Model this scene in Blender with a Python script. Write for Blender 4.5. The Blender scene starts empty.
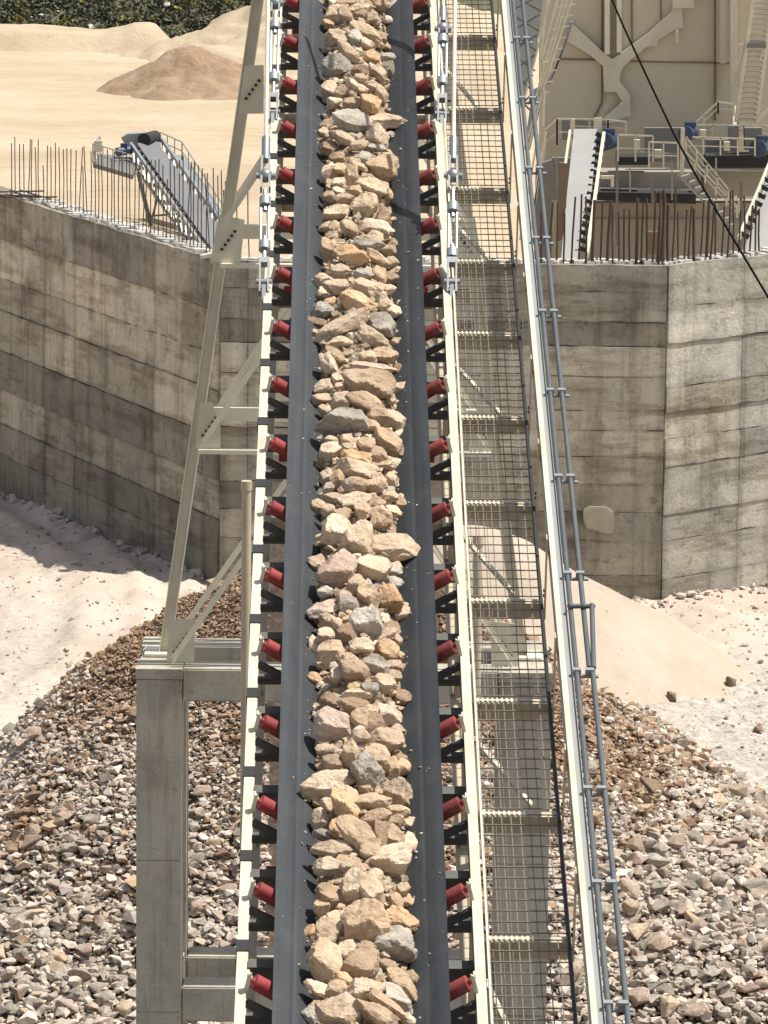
import bpy, bmesh, math, random
import numpy as np
from mathutils import Vector, Matrix, Quaternion, noise as mnoise
random.seed(7); rng = np.random.default_rng(7)
PI = math.pi
sc = bpy.context.scene
COL = sc.collection

# ------------------------------------------------------------------ camera
F = 4464.0
PITCH, ROLL = math.radians(10), math.radians(.6)
CAM = Vector((0, 0, 16.0))
X0 = Vector((1, 0, 0)); U0 = Vector((0, math.sin(PITCH), math.cos(PITCH))); FW = Vector((0, math.cos(PITCH), -math.sin(PITCH)))
RT = X0*math.cos(ROLL) + U0*math.sin(ROLL); UP = -X0*math.sin(ROLL) + U0*math.cos(ROLL)
cd = bpy.data.cameras.new('camera'); cam = bpy.data.objects.new('camera', cd); COL.objects.link(cam)
M3 = Matrix((RT, UP, -FW)).transposed()
cam.matrix_world = Matrix.Translation(CAM) @ M3.to_4x4()
cd.sensor_fit = 'VERTICAL'; cd.sensor_height = 24; cd.lens = F/1024*24; cd.clip_start = .5; cd.clip_end = 5000
sc.camera = cam
def ray(x, y): return FW*F + RT*(x-384) + UP*(512-y)
def at(x, y, Y): d = ray(x, y); return CAM + d*(Y/d.y)
def atz(x, y, z): d = ray(x, y); return CAM + d*((z-16)/d.z)
def proj(P):
    q = P-CAM; z = q.dot(FW); return 384+F*q.dot(RT)/z, 512-F*q.dot(UP)/z
# conveyor frame: u across, s up along the belt, v square to it
D = ray(347, -1753).normalized(); LAT = D.cross(Vector((0, 0, 1))).normalized(); NN = LAT.cross(D)
_d = ray(358.8, 512); O = CAM + _d*(33.59/_d.dot(FW))
CM = Matrix((LAT, D, NN)).transposed().to_4x4(); CM.translation = O
def W(u, s, v): return O + LAT*u + D*s + NN*v
def cv(x, y, v):
    q = ray(x, y); t = (O+NN*v-CAM).dot(NN)/q.dot(NN); P = CAM+q*t-O
    return P.dot(LAT), P.dot(D)

# ------------------------------------------------------------------ materials
def nm(name):
    m = bpy.data.materials.new(name); m.use_nodes = True
    nt = m.node_tree; b = nt.nodes['Principled BSDF']
    return m, nt, b
def node(nt, t, **k):
    n = nt.nodes.new(t)
    for a, v in k.items():
        if a.startswith('i_'): n.inputs[a[2:].replace('_', ' ')].default_value = v
        else: setattr(n, a, v)
    return n
def ramp(nt, fac, stops):
    r = nt.nodes.new('ShaderNodeValToRGB'); e = r.color_ramp.elements
    while len(e) < len(stops): e.new(.5)
    for i, (p, c) in enumerate(stops):
        e[i].position = p; e[i].color = (*c, 1) if len(c) == 3 else c
    nt.links.new(fac, r.inputs[0]); return r.outputs[0]
def coords(nt, scale=(1, 1, 1), kind='Object'):
    tc = nt.nodes.new('ShaderNodeTexCoord'); mp = nt.nodes.new('ShaderNodeMapping'); mp.inputs['Scale'].default_value = scale
    nt.links.new(tc.outputs[kind], mp.inputs[0]); return mp.outputs[0]
def noi(nt, vec, scale, detail=5, rough=.6):
    n = node(nt, 'ShaderNodeTexNoise'); n.inputs['Scale'].default_value = scale; n.inputs['Detail'].default_value = detail; n.inputs['Roughness'].default_value = rough
    nt.links.new(vec, n.inputs['Vector']); return n.outputs[0]
def mix(nt, fac, a, b, mode='MIX'):
    m = node(nt, 'ShaderNodeMix', data_type='RGBA', blend_type=mode)
    for s, v in ((0, fac), (6, a), (7, b)):
        if hasattr(v, 'links') or isinstance(v, bpy.types.NodeSocket): nt.links.new(v, m.inputs[s])
        else: m.inputs[s].default_value = v if s == 0 else (*v, 1)
    return m.outputs[2]
def bump(nt, b, h, strength, dist):
    n = node(nt, 'ShaderNodeBump'); n.inputs['Strength'].default_value = strength; n.inputs['Distance'].default_value = dist
    nt.links.new(h, n.inputs['Height']); nt.links.new(n.outputs[0], b.inputs['Normal'])

def paint(name, col, rough=.5, dirt=.35, dcol=(.22, .16, .1), metal=0, scale=3, stretch=(1, 1, 1)):
    m, nt, b = nm(name); v = coords(nt, stretch)
    n1 = noi(nt, v, scale, 8, .7); f = ramp(nt, n1, [(.45, (0, 0, 0)), (.75, (dirt,)*3)])
    c0 = mix(nt, noi(nt, v, scale*.4, 2), tuple(x*.86 for x in col), tuple(min(1, x*1.08) for x in col))
    c = mix(nt, f, c0, dcol); nt.links.new(c, b.inputs['Base Color'])
    b.inputs['Roughness'].default_value = rough; b.inputs['Metallic'].default_value = metal
    bump(nt, b, n1, .15, .01); return m
M = {}
M['cream'] = paint('cream_paint', (.60, .56, .44), .45, .3)
M['trestle'] = paint('trestle_paint', (.70, .655, .52), .45, .25)
M['white'] = paint('white_paint', (.55, .52, .415), .55, .6, (.32, .25, .165), 0, 2.5)
M['beige'] = paint('beige_paint', (.50, .43, .31), .5, .4)
M['galv'] = paint('galvanised_steel', (.33, .355, .365), .45, .3, (.2, .19, .17), .5, 6)
M['zinc'] = paint('bright_zinc', (.30, .31, .315), .4, .35, (.12, .12, .12), .6, 9)
M['tray'] = paint('tray_steel', (.24, .255, .26), .7, .25, (.3, .29, .26), 0, 3)
M['pipe'] = paint('pipe_steel', (.085, .097, .105), .6, .3, (.2, .18, .15), .2, 5)
M['darksteel'] = paint('dark_steel', (.10, .105, .10), .6, .5, (.26, .21, .15), .1, 4)
M['wiredark'] = paint('mesh_steel', (.15, .135, .11), .6, .5, (.12, .09, .06), 0, 5)
M['rust'] = paint('rusty_rebar', (.075, .05, .036), .85, .6, (.06, .035, .025), 0, 2)
M['red'] = paint('red_roller', (.27, .022, .024), .7, .75, (.24, .12, .09), 0, 9)
def vary(m, lo, hi):
    nt = m.node_tree; b = nt.nodes['Principled BSDF']; l = b.inputs['Base Color'].links[0].from_socket
    oi = nt.nodes.new('ShaderNodeObjectInfo'); mr = node(nt, 'ShaderNodeMapRange'); mr.inputs['To Min'].default_value = lo; mr.inputs['To Max'].default_value = hi
    hs = node(nt, 'ShaderNodeHueSaturation'); nt.links.new(oi.outputs['Random'], mr.inputs[0]); nt.links.new(mr.outputs[0], hs.inputs['Value']); nt.links.new(l, hs.inputs['Color']); nt.links.new(hs.outputs[0], b.inputs['Base Color'])
vary(M['red'], .7, 1.05)
M['black'] = paint('black_cable', (.008, .008, .008), .8, .1, (.03, .03, .03))
M['blue'] = paint('blue_motor', (.014, .04, .095), .5, .3)
M['sheet'] = paint('silo_sheet', (.46, .415, .32), .6, .3, (.31, .26, .19), 0, .35, (1, 1, .6))
M['sheetlight'] = paint('silo_stiffener', (.50, .465, .38), .55, .3, (.36, .31, .23), 0, .8)
M['tankshell'] = paint('tank_shell', (.30, .28, .235), .6, .4, (.2, .17, .13), 0, .5)
M['greyplate'] = paint('grey_plate', (.15, .15, .14), .7, .4, (.24, .21, .17), 0, 1)
M['palebelt'] = paint('dusty_belt', (.27, .27, .26), .8, .4, (.36, .33, .28), 0, 1)
M['greybelt'] = paint('small_belt', (.135, .14, .145), .7, .3, (.25, .22, .19), 0, 1)
M['shade_and_steel'] = paint('shade_and_black_steel', (.022, .024, .025), .9, .2, (.06, .055, .05))  # near-black for real steel fittings and the added shadow bands on the side beam
M['brown'] = paint('brown_skirt', (.16, .11, .08), .8, .4)

def belt_mat():
    m, nt, b = nm('rubber_belt'); v = coords(nt, (6, .18, 1)); w = coords(nt)
    st = noi(nt, v, 2.2, 6, .6); sp = noi(nt, w, 2.0, 8, .7); sp2 = noi(nt, w, 40, 3)
    c = ramp(nt, st, [(.3, (.014, .0165, .019)), (.7, (.027, .031, .035))])
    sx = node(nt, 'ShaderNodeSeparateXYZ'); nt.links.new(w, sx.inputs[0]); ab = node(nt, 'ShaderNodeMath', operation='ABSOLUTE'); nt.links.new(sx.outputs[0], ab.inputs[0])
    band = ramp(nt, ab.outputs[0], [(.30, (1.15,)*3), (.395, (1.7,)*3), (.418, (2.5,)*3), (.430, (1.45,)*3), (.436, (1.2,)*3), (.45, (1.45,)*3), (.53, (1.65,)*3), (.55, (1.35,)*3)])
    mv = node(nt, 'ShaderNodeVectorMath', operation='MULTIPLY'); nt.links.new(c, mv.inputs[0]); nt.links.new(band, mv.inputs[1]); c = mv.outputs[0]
    dust = ramp(nt, sp, [(.5, (0, 0, 0)), (.8, (.5,)*3)])
    c = mix(nt, dust, c, (.085, .08, .072))
    fl = ramp(nt, sp2, [(.70, (0, 0, 0)), (.78, (.5,)*3)])
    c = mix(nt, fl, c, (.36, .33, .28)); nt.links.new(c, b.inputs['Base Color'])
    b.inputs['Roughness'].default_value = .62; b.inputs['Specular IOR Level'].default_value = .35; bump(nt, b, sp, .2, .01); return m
M['belt'] = belt_mat()

def rock_mat(name, c1, c2, c3, bs=1.0):
    m, nt, b = nm(name); oi = nt.nodes.new('ShaderNodeObjectInfo')
    tc = nt.nodes.new('ShaderNodeTexCoord'); ad = node(nt, 'ShaderNodeVectorMath', operation='MULTIPLY_ADD')
    cb = nt.nodes.new('ShaderNodeCombineXYZ')
    nt.links.new(oi.outputs['Random'], cb.inputs[0]); nt.links.new(oi.outputs['Random'], cb.inputs[1])
    nt.links.new(cb.outputs[0], ad.inputs[0]); ad.inputs[1].default_value = (50, 90, 0); nt.links.new(tc.outputs['Object'], ad.inputs[2])
    v = ad.outputs[0]
    a = noi(nt, v, 1.6, 8, .65); g = noi(nt, v, 7, 8, .7); f = noi(nt, v, 22, 4, .7)
    c = ramp(nt, a, [(.32, c1), (.52, c2), (.70, c3)])
    sp = ramp(nt, g, [(.52, (0, 0, 0)), (.66, (.75,)*3)])
    c = mix(nt, sp, c, tuple(x*.5 for x in c1))
    lt = ramp(nt, f, [(.55, (0, 0, 0)), (.7, (.5,)*3)])
    c = mix(nt, lt, c, tuple(min(.75, x*1.25) for x in c2))
    hs = node(nt, 'ShaderNodeHueSaturation'); mr = node(nt, 'ShaderNodeMapRange'); mr.inputs['To Min'].default_value = .82; mr.inputs['To Max'].default_value = 1.15
    nt.links.new(oi.outputs['Random'], mr.inputs[0]); nt.links.new(mr.outputs[0], hs.inputs['Value']); nt.links.new(c, hs.inputs['Color'])
    nt.links.new(hs.outputs[0], b.inputs['Base Color']); b.inputs['Roughness'].default_value = .9
    ms = node(nt, 'ShaderNodeMath', operation='ADD'); nt.links.new(g, ms.inputs[0]); nt.links.new(f, ms.inputs[1])
    bump(nt, b, ms.outputs[0], 1.0, .022*bs); return m
ROCK = {
 'c': (rock_mat('cream_rock', (.42, .305, .205), (.57, .44, .31), (.66, .545, .42)), 'cream'),
 't': (rock_mat('tan_rock', (.33, .225, .14), (.46, .335, .22), (.56, .44, .315)), 'tan'),
 'g': (rock_mat('grey_rock', (.23, .195, .155), (.41, .36, .295), (.58, .53, .46)), 'grey'),
 'o': (rock_mat('orange_rock', (.42, .245, .13), (.55, .37, .215), (.61, .46, .31)), 'orange tan'),
 'b': (rock_mat('brown_rock', (.21, .135, .085), (.32, .22, .145), (.42, .315, .22)), 'brown'),
 'p': (rock_mat('pinkish_rock', (.36, .24, .175), (.52, .40, .315), (.61, .515, .43)), 'pinkish'),
}

def vcol_mat(name, bscale, bstr, rough=.9, mottled=True):
    m, nt, b = nm(name); at_ = node(nt, 'ShaderNodeAttribute', attribute_name='tone'); v = coords(nt)
    g = noi(nt, v, bscale, 6, .7)
    c = at_.outputs['Color']
    if mottled:
        c = mix(nt, .75, c, ramp(nt, g, [(.3, (.55, .52, .48)), (.55, (1, 1, 1)), (.75, (1.0, .95, .88))]), 'MULTIPLY')
    nt.links.new(c, b.inputs['Base Color']); b.inputs['Roughness'].default_value = rough
    bump(nt, b, g, bstr, .03); return m
M['rubble'] = vcol_mat('rubble_stone', 14, .5)

def concrete(name, col, vc=False):
    m, nt, b = nm(name); v = coords(nt); st = coords(nt, (1.6, 1.6, .13))
    hz_ = coords(nt, (.22, .22, 1.5)); n5 = noi(nt, hz_, 1.6, 8, .7); n1 = noi(nt, v, .55, 9, .68); n2 = noi(nt, st, 1.7, 8, .72); n3 = noi(nt, v, 12, 8, .75); n4 = noi(nt, v, 3.2, 8, .7)
    if vc: base = node(nt, 'ShaderNodeAttribute', attribute_name='tone').outputs['Color']
    else: base = mix(nt, 0.0, col, col)
    c = mix(nt, .8, base, ramp(nt, n1, [(.36, (.50, .46, .40)), (.5, (.95, .94, .92)), (.66, (1.2, 1.14, 1.05))]), 'MULTIPLY')
    c = mix(nt, .6, c, ramp(nt, n2, [(.36, (.45, .41, .36)), (.50, (1, 1, 1))]), 'MULTIPLY')
    c = mix(nt, .8, c, ramp(nt, n5, [(.40, (.58, .54, .48)), (.49, (1, 1, 1)), (.58, (1, 1, 1)), (.68, (1.22, 1.19, 1.13))]), 'MULTIPLY')
    c = mix(nt, .75, c, ramp(nt, n4, [(.36, (.55, .52, .47)), (.44, (1, 1, 1)), (.62, (1, 1, 1)), (.70, (1.3, 1.27, 1.2))]), 'MULTIPLY')
    c = mix(nt, .7, c, ramp(nt, n3, [(.34, (.5, .47, .42)), (.44, (1, 1, 1)), (.60, (1, 1, 1)), (.70, (1.25, 1.22, 1.16))]), 'MULTIPLY')
    nt.links.new(c, b.inputs['Base Color']); b.inputs['Roughness'].default_value = .9
    ms = node(nt, 'ShaderNodeMath', operation='ADD'); nt.links.new(n3, ms.inputs[0]); nt.links.new(n4, ms.inputs[1])
    bump(nt, b, ms.outputs[0], .8, .045); return m
M['wall'] = concrete('old_wall_concrete', (.4, .37, .32), True)
def pier_mat():
    m, nt, b = nm('pier_concrete'); v = coords(nt)
    n1 = noi(nt, v, 1.4, 8, .65); n3 = noi(nt, v, 25, 5, .7)
    c = ramp(nt, n1, [(.3, (.30, .275, .215)), (.5, (.40, .37, .295)), (.7, (.47, .44, .36))])
    dr = noi(nt, coords(nt, (3, 3, .25)), 2.2, 8, .7); c = mix(nt, .7, c, ramp(nt, dr, [(.34, (.6, .57, .5)), (.48, (1, 1, 1))]), 'MULTIPLY'); pt_ = noi(nt, v, 9, 6, .75); c = mix(nt, .6, c, ramp(nt, pt_, [(.33, (.55, .52, .46)), (.42, (1, 1, 1)), (.68, (1, 1, 1)), (.76, (1.25, 1.22, 1.15))]), 'MULTIPLY')
    nt.links.new(c, b.inputs['Base Color']); b.inputs['Roughness'].default_value = .85; bump(nt, b, n3, .35, .012); return m
M['pier'] = pier_mat()

def ground_mat():
    m, nt, b = nm('sandy_ground'); v = coords(nt)
    a = noi(nt, v, .35, 8, .65); g = noi(nt, v, 6, 8, .75); f = noi(nt, v, 30, 4, .7)
    at_ = node(nt, 'ShaderNodeAttribute', attribute_name='tone')
    sep = node(nt, 'ShaderNodeSeparateColor'); nt.links.new(at_.outputs['Color'], sep.inputs[0])
    sand = ramp(nt, a, [(.3, (.40, .32, .255)), (.55, (.52, .43, .355)), (.75, (.58, .495, .42))])
    grav = ramp(nt, g, [(.35, (.22, .19, .155)), (.5, (.42, .375, .32)), (.65, (.55, .5, .44))])
    rub = ramp(nt, g, [(.35, (.03, .02, .013)), (.55, (.09, .06, .04)), (.7, (.17, .12, .08))])  # near-black under the rubble puts the shade of the gaps into the colour
    c = mix(nt, sep.outputs[0], sand, grav); c = mix(nt, sep.outputs[1], c, rub)
    sp = ramp(nt, f, [(.62, (0, 0, 0)), (.72, (.5,)*3)]); c = mix(nt, sp, c, (.25, .2, .15))
    nt.links.new(c, b.inputs['Base Color']); b.inputs['Roughness'].default_value = .95
    ms = node(nt, 'ShaderNodeMath', operation='ADD'); nt.links.new(g, ms.inputs[0]); nt.links.new(f, ms.inputs[1])
    bump(nt, b, ms.outputs[0], .6, .05); return m
M['ground'] = ground_mat()
def sand_mat(name, c1, c2, c3, sc_=.25, bs=.3, bd=.06, fine=5):
    m, nt, b = nm(name); v = coords(nt)
    a = noi(nt, v, sc_, 9, .65); g = noi(nt, v, fine, 8, .75)
    c = ramp(nt, a, [(.3, c1), (.52, c2), (.72, c3)])
    sp = ramp(nt, g, [(.60, (0, 0, 0)), (.72, (.45,)*3)]); c = mix(nt, sp, c, tuple(x*.55 for x in c1))
    nt.links.new(c, b.inputs['Base Color']); b.inputs['Roughness'].default_value = .95
    bump(nt, b, g, bs, bd); return m
M['sandheap'] = sand_mat('pale_sand', (.36, .295, .225), (.435, .36, .28), (.49, .415, .335), .6, .7, .07, 5)
M['yard'] = sand_mat('yard_sand', (.38, .295, .195), (.45, .36, .248), (.51, .42, .305), .11, .6, .4, .8)
def tracks(m):
    nt = m.node_tree; b = nt.nodes['Principled BSDF']; v = coords(nt); wv = node(nt, 'ShaderNodeTexWave', wave_type='BANDS', bands_direction='Y'); wv.inputs['Scale'].default_value = .16; wv.inputs['Distortion'].default_value = 9; wv.inputs['Detail'].default_value = 4; wv.inputs['Detail Scale'].default_value = .6
    nt.links.new(v, wv.inputs['Vector']); l = b.inputs['Base Color'].links[0].from_socket
    c = mix(nt, .16, l, ramp(nt, wv.outputs[0], [(.05, (.72, .70, .66)), (.22, (1, 1, 1)), (.8, (1, 1, 1)), (.95, (1.08, 1.06, 1.04))]), 'MULTIPLY'); nt.links.new(c, b.inputs['Base Color'])
tracks(M['yard']); M['black'].node_tree.nodes['Principled BSDF'].inputs['Specular IOR Level'].default_value = 0
M['browncone'] = sand_mat('brown_sand', (.24, .155, .09), (.35, .245, .155), (.44, .325, .215), .5, .8, .5, 1.2)
M['hill'] = sand_mat('scrub_soil', (.07, .08, .035), (.12, .11, .06), (.3, .26, .17), .1, .6, .5, .6)
M['cap'] = sand_mat('broken_mortar', (.42, .38, .33), (.6, .57, .52), (.74, .72, .68), 2, .8, .05, 9)

# ------------------------------------------------------------------ mesh builder
class MB:
    def __init__(s): s.v = []; s.f = []; s.mi = []
    def add(s, vs, fs, mi=0):
        o = len(s.v); s.v += [Vector(p) for p in vs]; s.f += [tuple(i+o for i in f) for f in fs]; s.mi += [mi]*len(fs)
    def hexa(s, p, mi=0): s.add(p, [(0,3,2,1),(4,5,6,7),(0,1,5,4),(1,2,6,5),(2,3,7,6),(3,0,4,7)], mi)
    def box(s, lo, hi, mi=0):
        (a,b,c),(d,e,f) = lo, hi
        s.hexa([(a,b,c),(d,b,c),(d,e,c),(a,e,c),(a,b,f),(d,b,f),(d,e,f),(a,e,f)], mi)
    def bar(s, p, q, w, h, up=(0,0,1), mi=0):
        p, q = Vector(p), Vector(q); d = (q-p).normalized(); x = d.cross(Vector(up))
        if x.length < 1e-4: x = d.cross(Vector((1,0,0)))
        x.normalize(); z = x.cross(d); x = x*(w/2); z = z*(h/2)
        s.hexa([p-x-z, p+x-z, q+x-z, q-x-z, p-x+z, p+x+z, q+x+z, q-x+z], mi)
    def tube(s, p, q, r, n=8, r2=None, mi=0, cap=True):
        p, q = Vector(p), Vector(q); d = (q-p).normalized(); x = d.orthogonal().normalized(); y = d.cross(x); r2 = r if r2 is None else r2
        vs = []
        for c, rr in ((p, r), (q, r2)):
            for k in range(n): a = 2*PI*k/n; vs.append(c + x*(rr*math.cos(a)) + y*(rr*math.sin(a)))
        fs = [(k, (k+1) % n, n+(k+1) % n, n+k) for k in range(n)]
        if cap: fs += [tuple(range(n-1, -1, -1)), tuple(range(n, 2*n))]
        s.add(vs, fs, mi)
    def path(s, pts, r, n=6):
        for a, b in zip(pts, pts[1:]): s.tube(a, b, r, n)
    def prism(s, poly, dvec, mi=0):
        n = len(poly); dvec = Vector(dvec); a = [Vector(p) for p in poly]
        s.add(a+[p+dvec for p in a], [tuple(range(n-1,-1,-1)), tuple(range(n, 2*n))] + [(k,(k+1)%n,n+(k+1)%n,n+k) for k in range(n)], mi)
    def ball(s, c, r, n=8):
        c = Vector(c); vs = []; fs = []
        for i in range(n+1):
            for j in range(n): t = PI*i/n; a = 2*PI*j/n; vs.append(c+Vector((math.sin(t)*math.cos(a), math.sin(t)*math.sin(a), math.cos(t)))*r)
        for i in range(n):
            for j in range(n): fs.append((i*n+j, i*n+(j+1)%n, (i+1)*n+(j+1)%n, (i+1)*n+j))
        s.add(vs, fs)
    def mesh(s, name, mats, off=None, bevel=0, smooth=False):
        me = bpy.data.meshes.new(name); off = off or Vector((0,0,0))
        me.from_pydata([tuple(p-off) for p in s.v], [], s.f)
        for m in (mats if isinstance(mats, (list, tuple)) else [mats]): me.materials.append(m)
        me.polygons.foreach_set('material_index', s.mi)
        bm = bmesh.new(); bm.from_mesh(me)
        if bevel: bmesh.ops.bevel(bm, geom=bm.edges[:], offset=bevel, segments=2, affect='EDGES')
        bmesh.ops.recalc_face_normals(bm, faces=bm.faces); bm.to_mesh(me); bm.free()
        if smooth:
            me.shade_smooth(); me.set_sharp_from_angle(angle=math.radians(40))
        return me
    def build(s, name, mats, parent=None, bevel=0, smooth=False, local=False):
        """vertices are world coordinates unless local=True (then already in the parent's frame)"""
        off = Vector((0,0,0))
        if parent is not None and not local: off = wloc(parent)
        elif parent is None and not local and s.v:
            lo = [min(p[i] for p in s.v) for i in range(3)]; hi = [max(p[i] for p in s.v) for i in range(3)]
            off = Vector(((lo[0]+hi[0])/2, (lo[1]+hi[1])/2, lo[2]))
        o = bpy.data.objects.new(name, s.mesh(name, mats, off, bevel, smooth)); COL.objects.link(o)
        if parent is not None: o.parent = parent
        else: o.location = off
        return o
def wloc(o):
    p = Vector((0,0,0))
    while o is not None: p = p + Vector(o.location); o = o.parent
    return p
def tag(o, label=None, cat=None, group=None, kind=None):
    if label: o['label'] = label
    if cat: o['category'] = cat
    if group: o['group'] = group
    if kind: o['kind'] = kind
    return o
def thing(name, label, cat, loc=None, group=None, frame=False):
    o = bpy.data.objects.new(name, None); COL.objects.link(o); o.empty_display_size = .3
    if frame: o.matrix_world = CM.copy()
    else: o.location = loc
    return tag(o, label, cat, group)
def kids(o): return [c for c in COL.objects if c.parent == o]
def dup_child(o, parent, loc):
    c = o.copy(); COL.objects.link(c); c.parent = parent; c.location = loc
    for ch in kids(o): dup_child(ch, c, ch.location.copy())
    return c

# ------------------------------------------------------------------ numpy noise and heights
def _h(ix, iy, seed): 
    n = (ix*374761393 + iy*668265263 + seed*982451653) & 0x7fffffff
    n = ((n ^ (n >> 13))*1274126177) & 0x7fffffff
    return ((n ^ (n >> 16)) & 0xffff)/65535.0
def vnoise(x, y, seed=0):
    ix = np.floor(x).astype(np.int64); iy = np.floor(y).astype(np.int64); fx = x-ix; fy = y-iy
    fx = fx*fx*(3-2*fx); fy = fy*fy*(3-2*fy)
    a = _h(ix, iy, seed); b = _h(ix+1, iy, seed); c = _h(ix, iy+1, seed); d = _h(ix+1, iy+1, seed)
    return (a*(1-fx)+b*fx)*(1-fy) + (c*(1-fx)+d*fx)*fy - .5
def fbm(x, y, sc_, octv=5, seed=0, g=.5):
    t = 0; a = 1
    for k in range(octv): t = t + a*vnoise(x*sc_, y*sc_, seed+k); sc_ *= 2.03; a *= g
    return t
def smooth(e0, e1, x):
    t = np.clip((x-e0)/(e1-e0), 0, 1); return t*t*(3-2*t)
CX, CY, CZ = -.44, 62.0, 5.15          # rubble cone apex
SX, SY, SZ = 1.45, 73.5, 2.9          # pale sand cone apex
def ground_h(x, y):
    z = .35 + fbm(x, y, .25, 6, 3)*.35 + fbm(x, y, 1.6, 4, 9)*.10
    tr_ = x + 6.3 - 1.9*np.sin((y-66)*.16) ; z = z + np.where(y > 60, .07*np.sin(np.clip(tr_, -2.2, 2.2)*6.0)*np.exp(-(tr_/1.6)**2)*(1+1.2*vnoise(x*2, y*5, 77)), 0) + .14*np.abs(fbm(x, y, 3.2, 4, 78))*smooth(58, 64, y)
    z = z - .5*np.clip(56.5-y, 0, 9)
    z = z + .45*np.exp(-(((x+6.2)/2.2)**2 + ((y-78)/4.5)**2))       # low rise by the left wall
    return z
def cone_h(x, y):
    r = np.hypot(x-CX, (y-CY)); a = np.arctan2(y-CY, x-CX)
    k = .735 + .025*np.cos(a)
    z = CZ - k*np.sqrt(r*r+.25) + .05 + fbm(x, y, .5, 4, 21)*.5*np.clip(r/3, .2, 1)
    return z
def scone_h(x, y):
    r = np.hypot(x-SX, (y-SY)*.95)
    return SZ - .61*np.sqrt(r*r+.5) + .33 + fbm(x, y, .4, 4, 31)*.25
def total_h(x, y): return np.maximum(np.maximum(ground_h(x, y), cone_h(x, y)), scone_h(x, y))

def grid_mesh(name, xs, ys, hf, mat, tone=None, kind=None):
    X, Y = np.meshgrid(xs, ys); Z = hf(X, Y); nx, ny = len(xs), len(ys)
    co = np.stack([X, Y, Z], -1).reshape(-1, 3).astype(np.float32)
    i = np.arange(nx*ny).reshape(ny, nx); q = np.stack([i[:-1,:-1], i[:-1,1:], i[1:,1:], i[1:,:-1]], -1).reshape(-1, 4)
    me = bpy.data.meshes.new(name); me.from_pydata(co.tolist(), [], q.tolist()); me.materials.append(mat)
    if tone is not None:
        ca = me.color_attributes.new('tone', 'FLOAT_COLOR', 'POINT'); t = tone(X, Y).reshape(-1, 3)
        ca.data.foreach_set('color', np.concatenate([t, np.ones((len(t), 1))], 1).astype(np.float32).ravel())
    me.shade_smooth(); o = bpy.data.objects.new(name, me); COL.objects.link(o)
    if kind: o['kind'] = kind
    return o

# wall outline (plan), at the top
WT = 6.53
def P(x, y): return Vector((x, y))
WALL = [P(-30, 140), P(-7.9, 90.6), P(-2.97, 79.5), P(5.03, 79.5), P(8.1, 82.3), P(40, 111)]
def wall_y(x):      # y of the wall face
    xs = np.array([p.x for p in WALL]); ys = np.array([p.y for p in WALL]); return np.interp(x, xs, ys)

def near_h(x, y): return total_h(x, y)
def tone_near(x, y):
    gr = smooth(2.6, 4.8, x + fbm(x, y, .5, 4, 55)*2.2) * smooth(78, 72, y + fbm(x, y, .4, 3, 56)*3)
    gr = np.maximum(gr, smooth(-4.6, -6.2, x + fbm(x, y, .6, 4, 57)*2.5)*smooth(80, 74, y)*.45)
    tk_ = x + 6.3 - 1.9*np.sin((y-66)*.16)
    for c_ in (-1.3, -.35, .75, 1.7): gr = np.maximum(gr, .75*np.exp(-((tk_-c_)/.16)**2)*np.clip(.6+1.6*vnoise(x*3, y*3, 12), 0, 1)*smooth(61, 65, y))
    rb = smooth(-.02, .15, cone_h(x, y) - np.maximum(ground_h(x, y), scone_h(x, y)))
    rb = np.maximum(rb, smooth(61.5, 58.5, y + fbm(x, y, .7, 3, 58)*2))
    return np.stack([gr, rb, np.zeros_like(gr)], -1)
xs = np.concatenate([np.linspace(-45, -11, 18)[:-1], np.arange(-11, 11.01, .11), np.linspace(11, 45, 18)[1:]])
ys = np.concatenate([np.linspace(-20, 44, 16)[:-1], np.arange(44, 93, .13), np.linspace(93, 141, 14)])
def near_clip(x, y):
    return np.where(y > wall_y(x)+.45, -7.5, near_h(x, y))
g = grid_mesh('ground', xs, ys, near_clip, M['ground'], tone_near, 'structure')
# separate pale sand heap, standing on the ground, a thing of its own
def heap(name, cx, cy, rad, hf, mat, res, label, cat, ground=None, aspect=1.0):
    nr, na = int(rad/res), 96
    co = []; fc = []
    for i in range(nr+1):
        for j in range(na):
            r = rad*(i/nr); a = 2*PI*j/na; co.append((cx+r*math.cos(a), cy+aspect*r*math.sin(a)))
    c = np.array(co); z = hf(c[:,0], c[:,1])
    pts = np.column_stack([c, z]); off = np.array([cx, cy, float(z.min())])
    for i in range(nr):
        for j in range(na): fc.append((i*na+j, (i+1)*na+j, (i+1)*na+(j+1)%na, i*na+(j+1)%na))
    me = bpy.data.meshes.new(name); me.from_pydata((pts-off).tolist(), [], fc); me.materials.append(mat); me.shade_smooth()
    o = bpy.data.objects.new(name, me); COL.objects.link(o); o.location = off; return tag(o, label, cat)
heap('sand_heap', SX, SY, 6.6, lambda x, y: scone_h(x, y)+.02, M['sandheap'], .09, 'smooth pale cream sand heap in front of the right concrete wall', 'sand heap')

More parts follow.
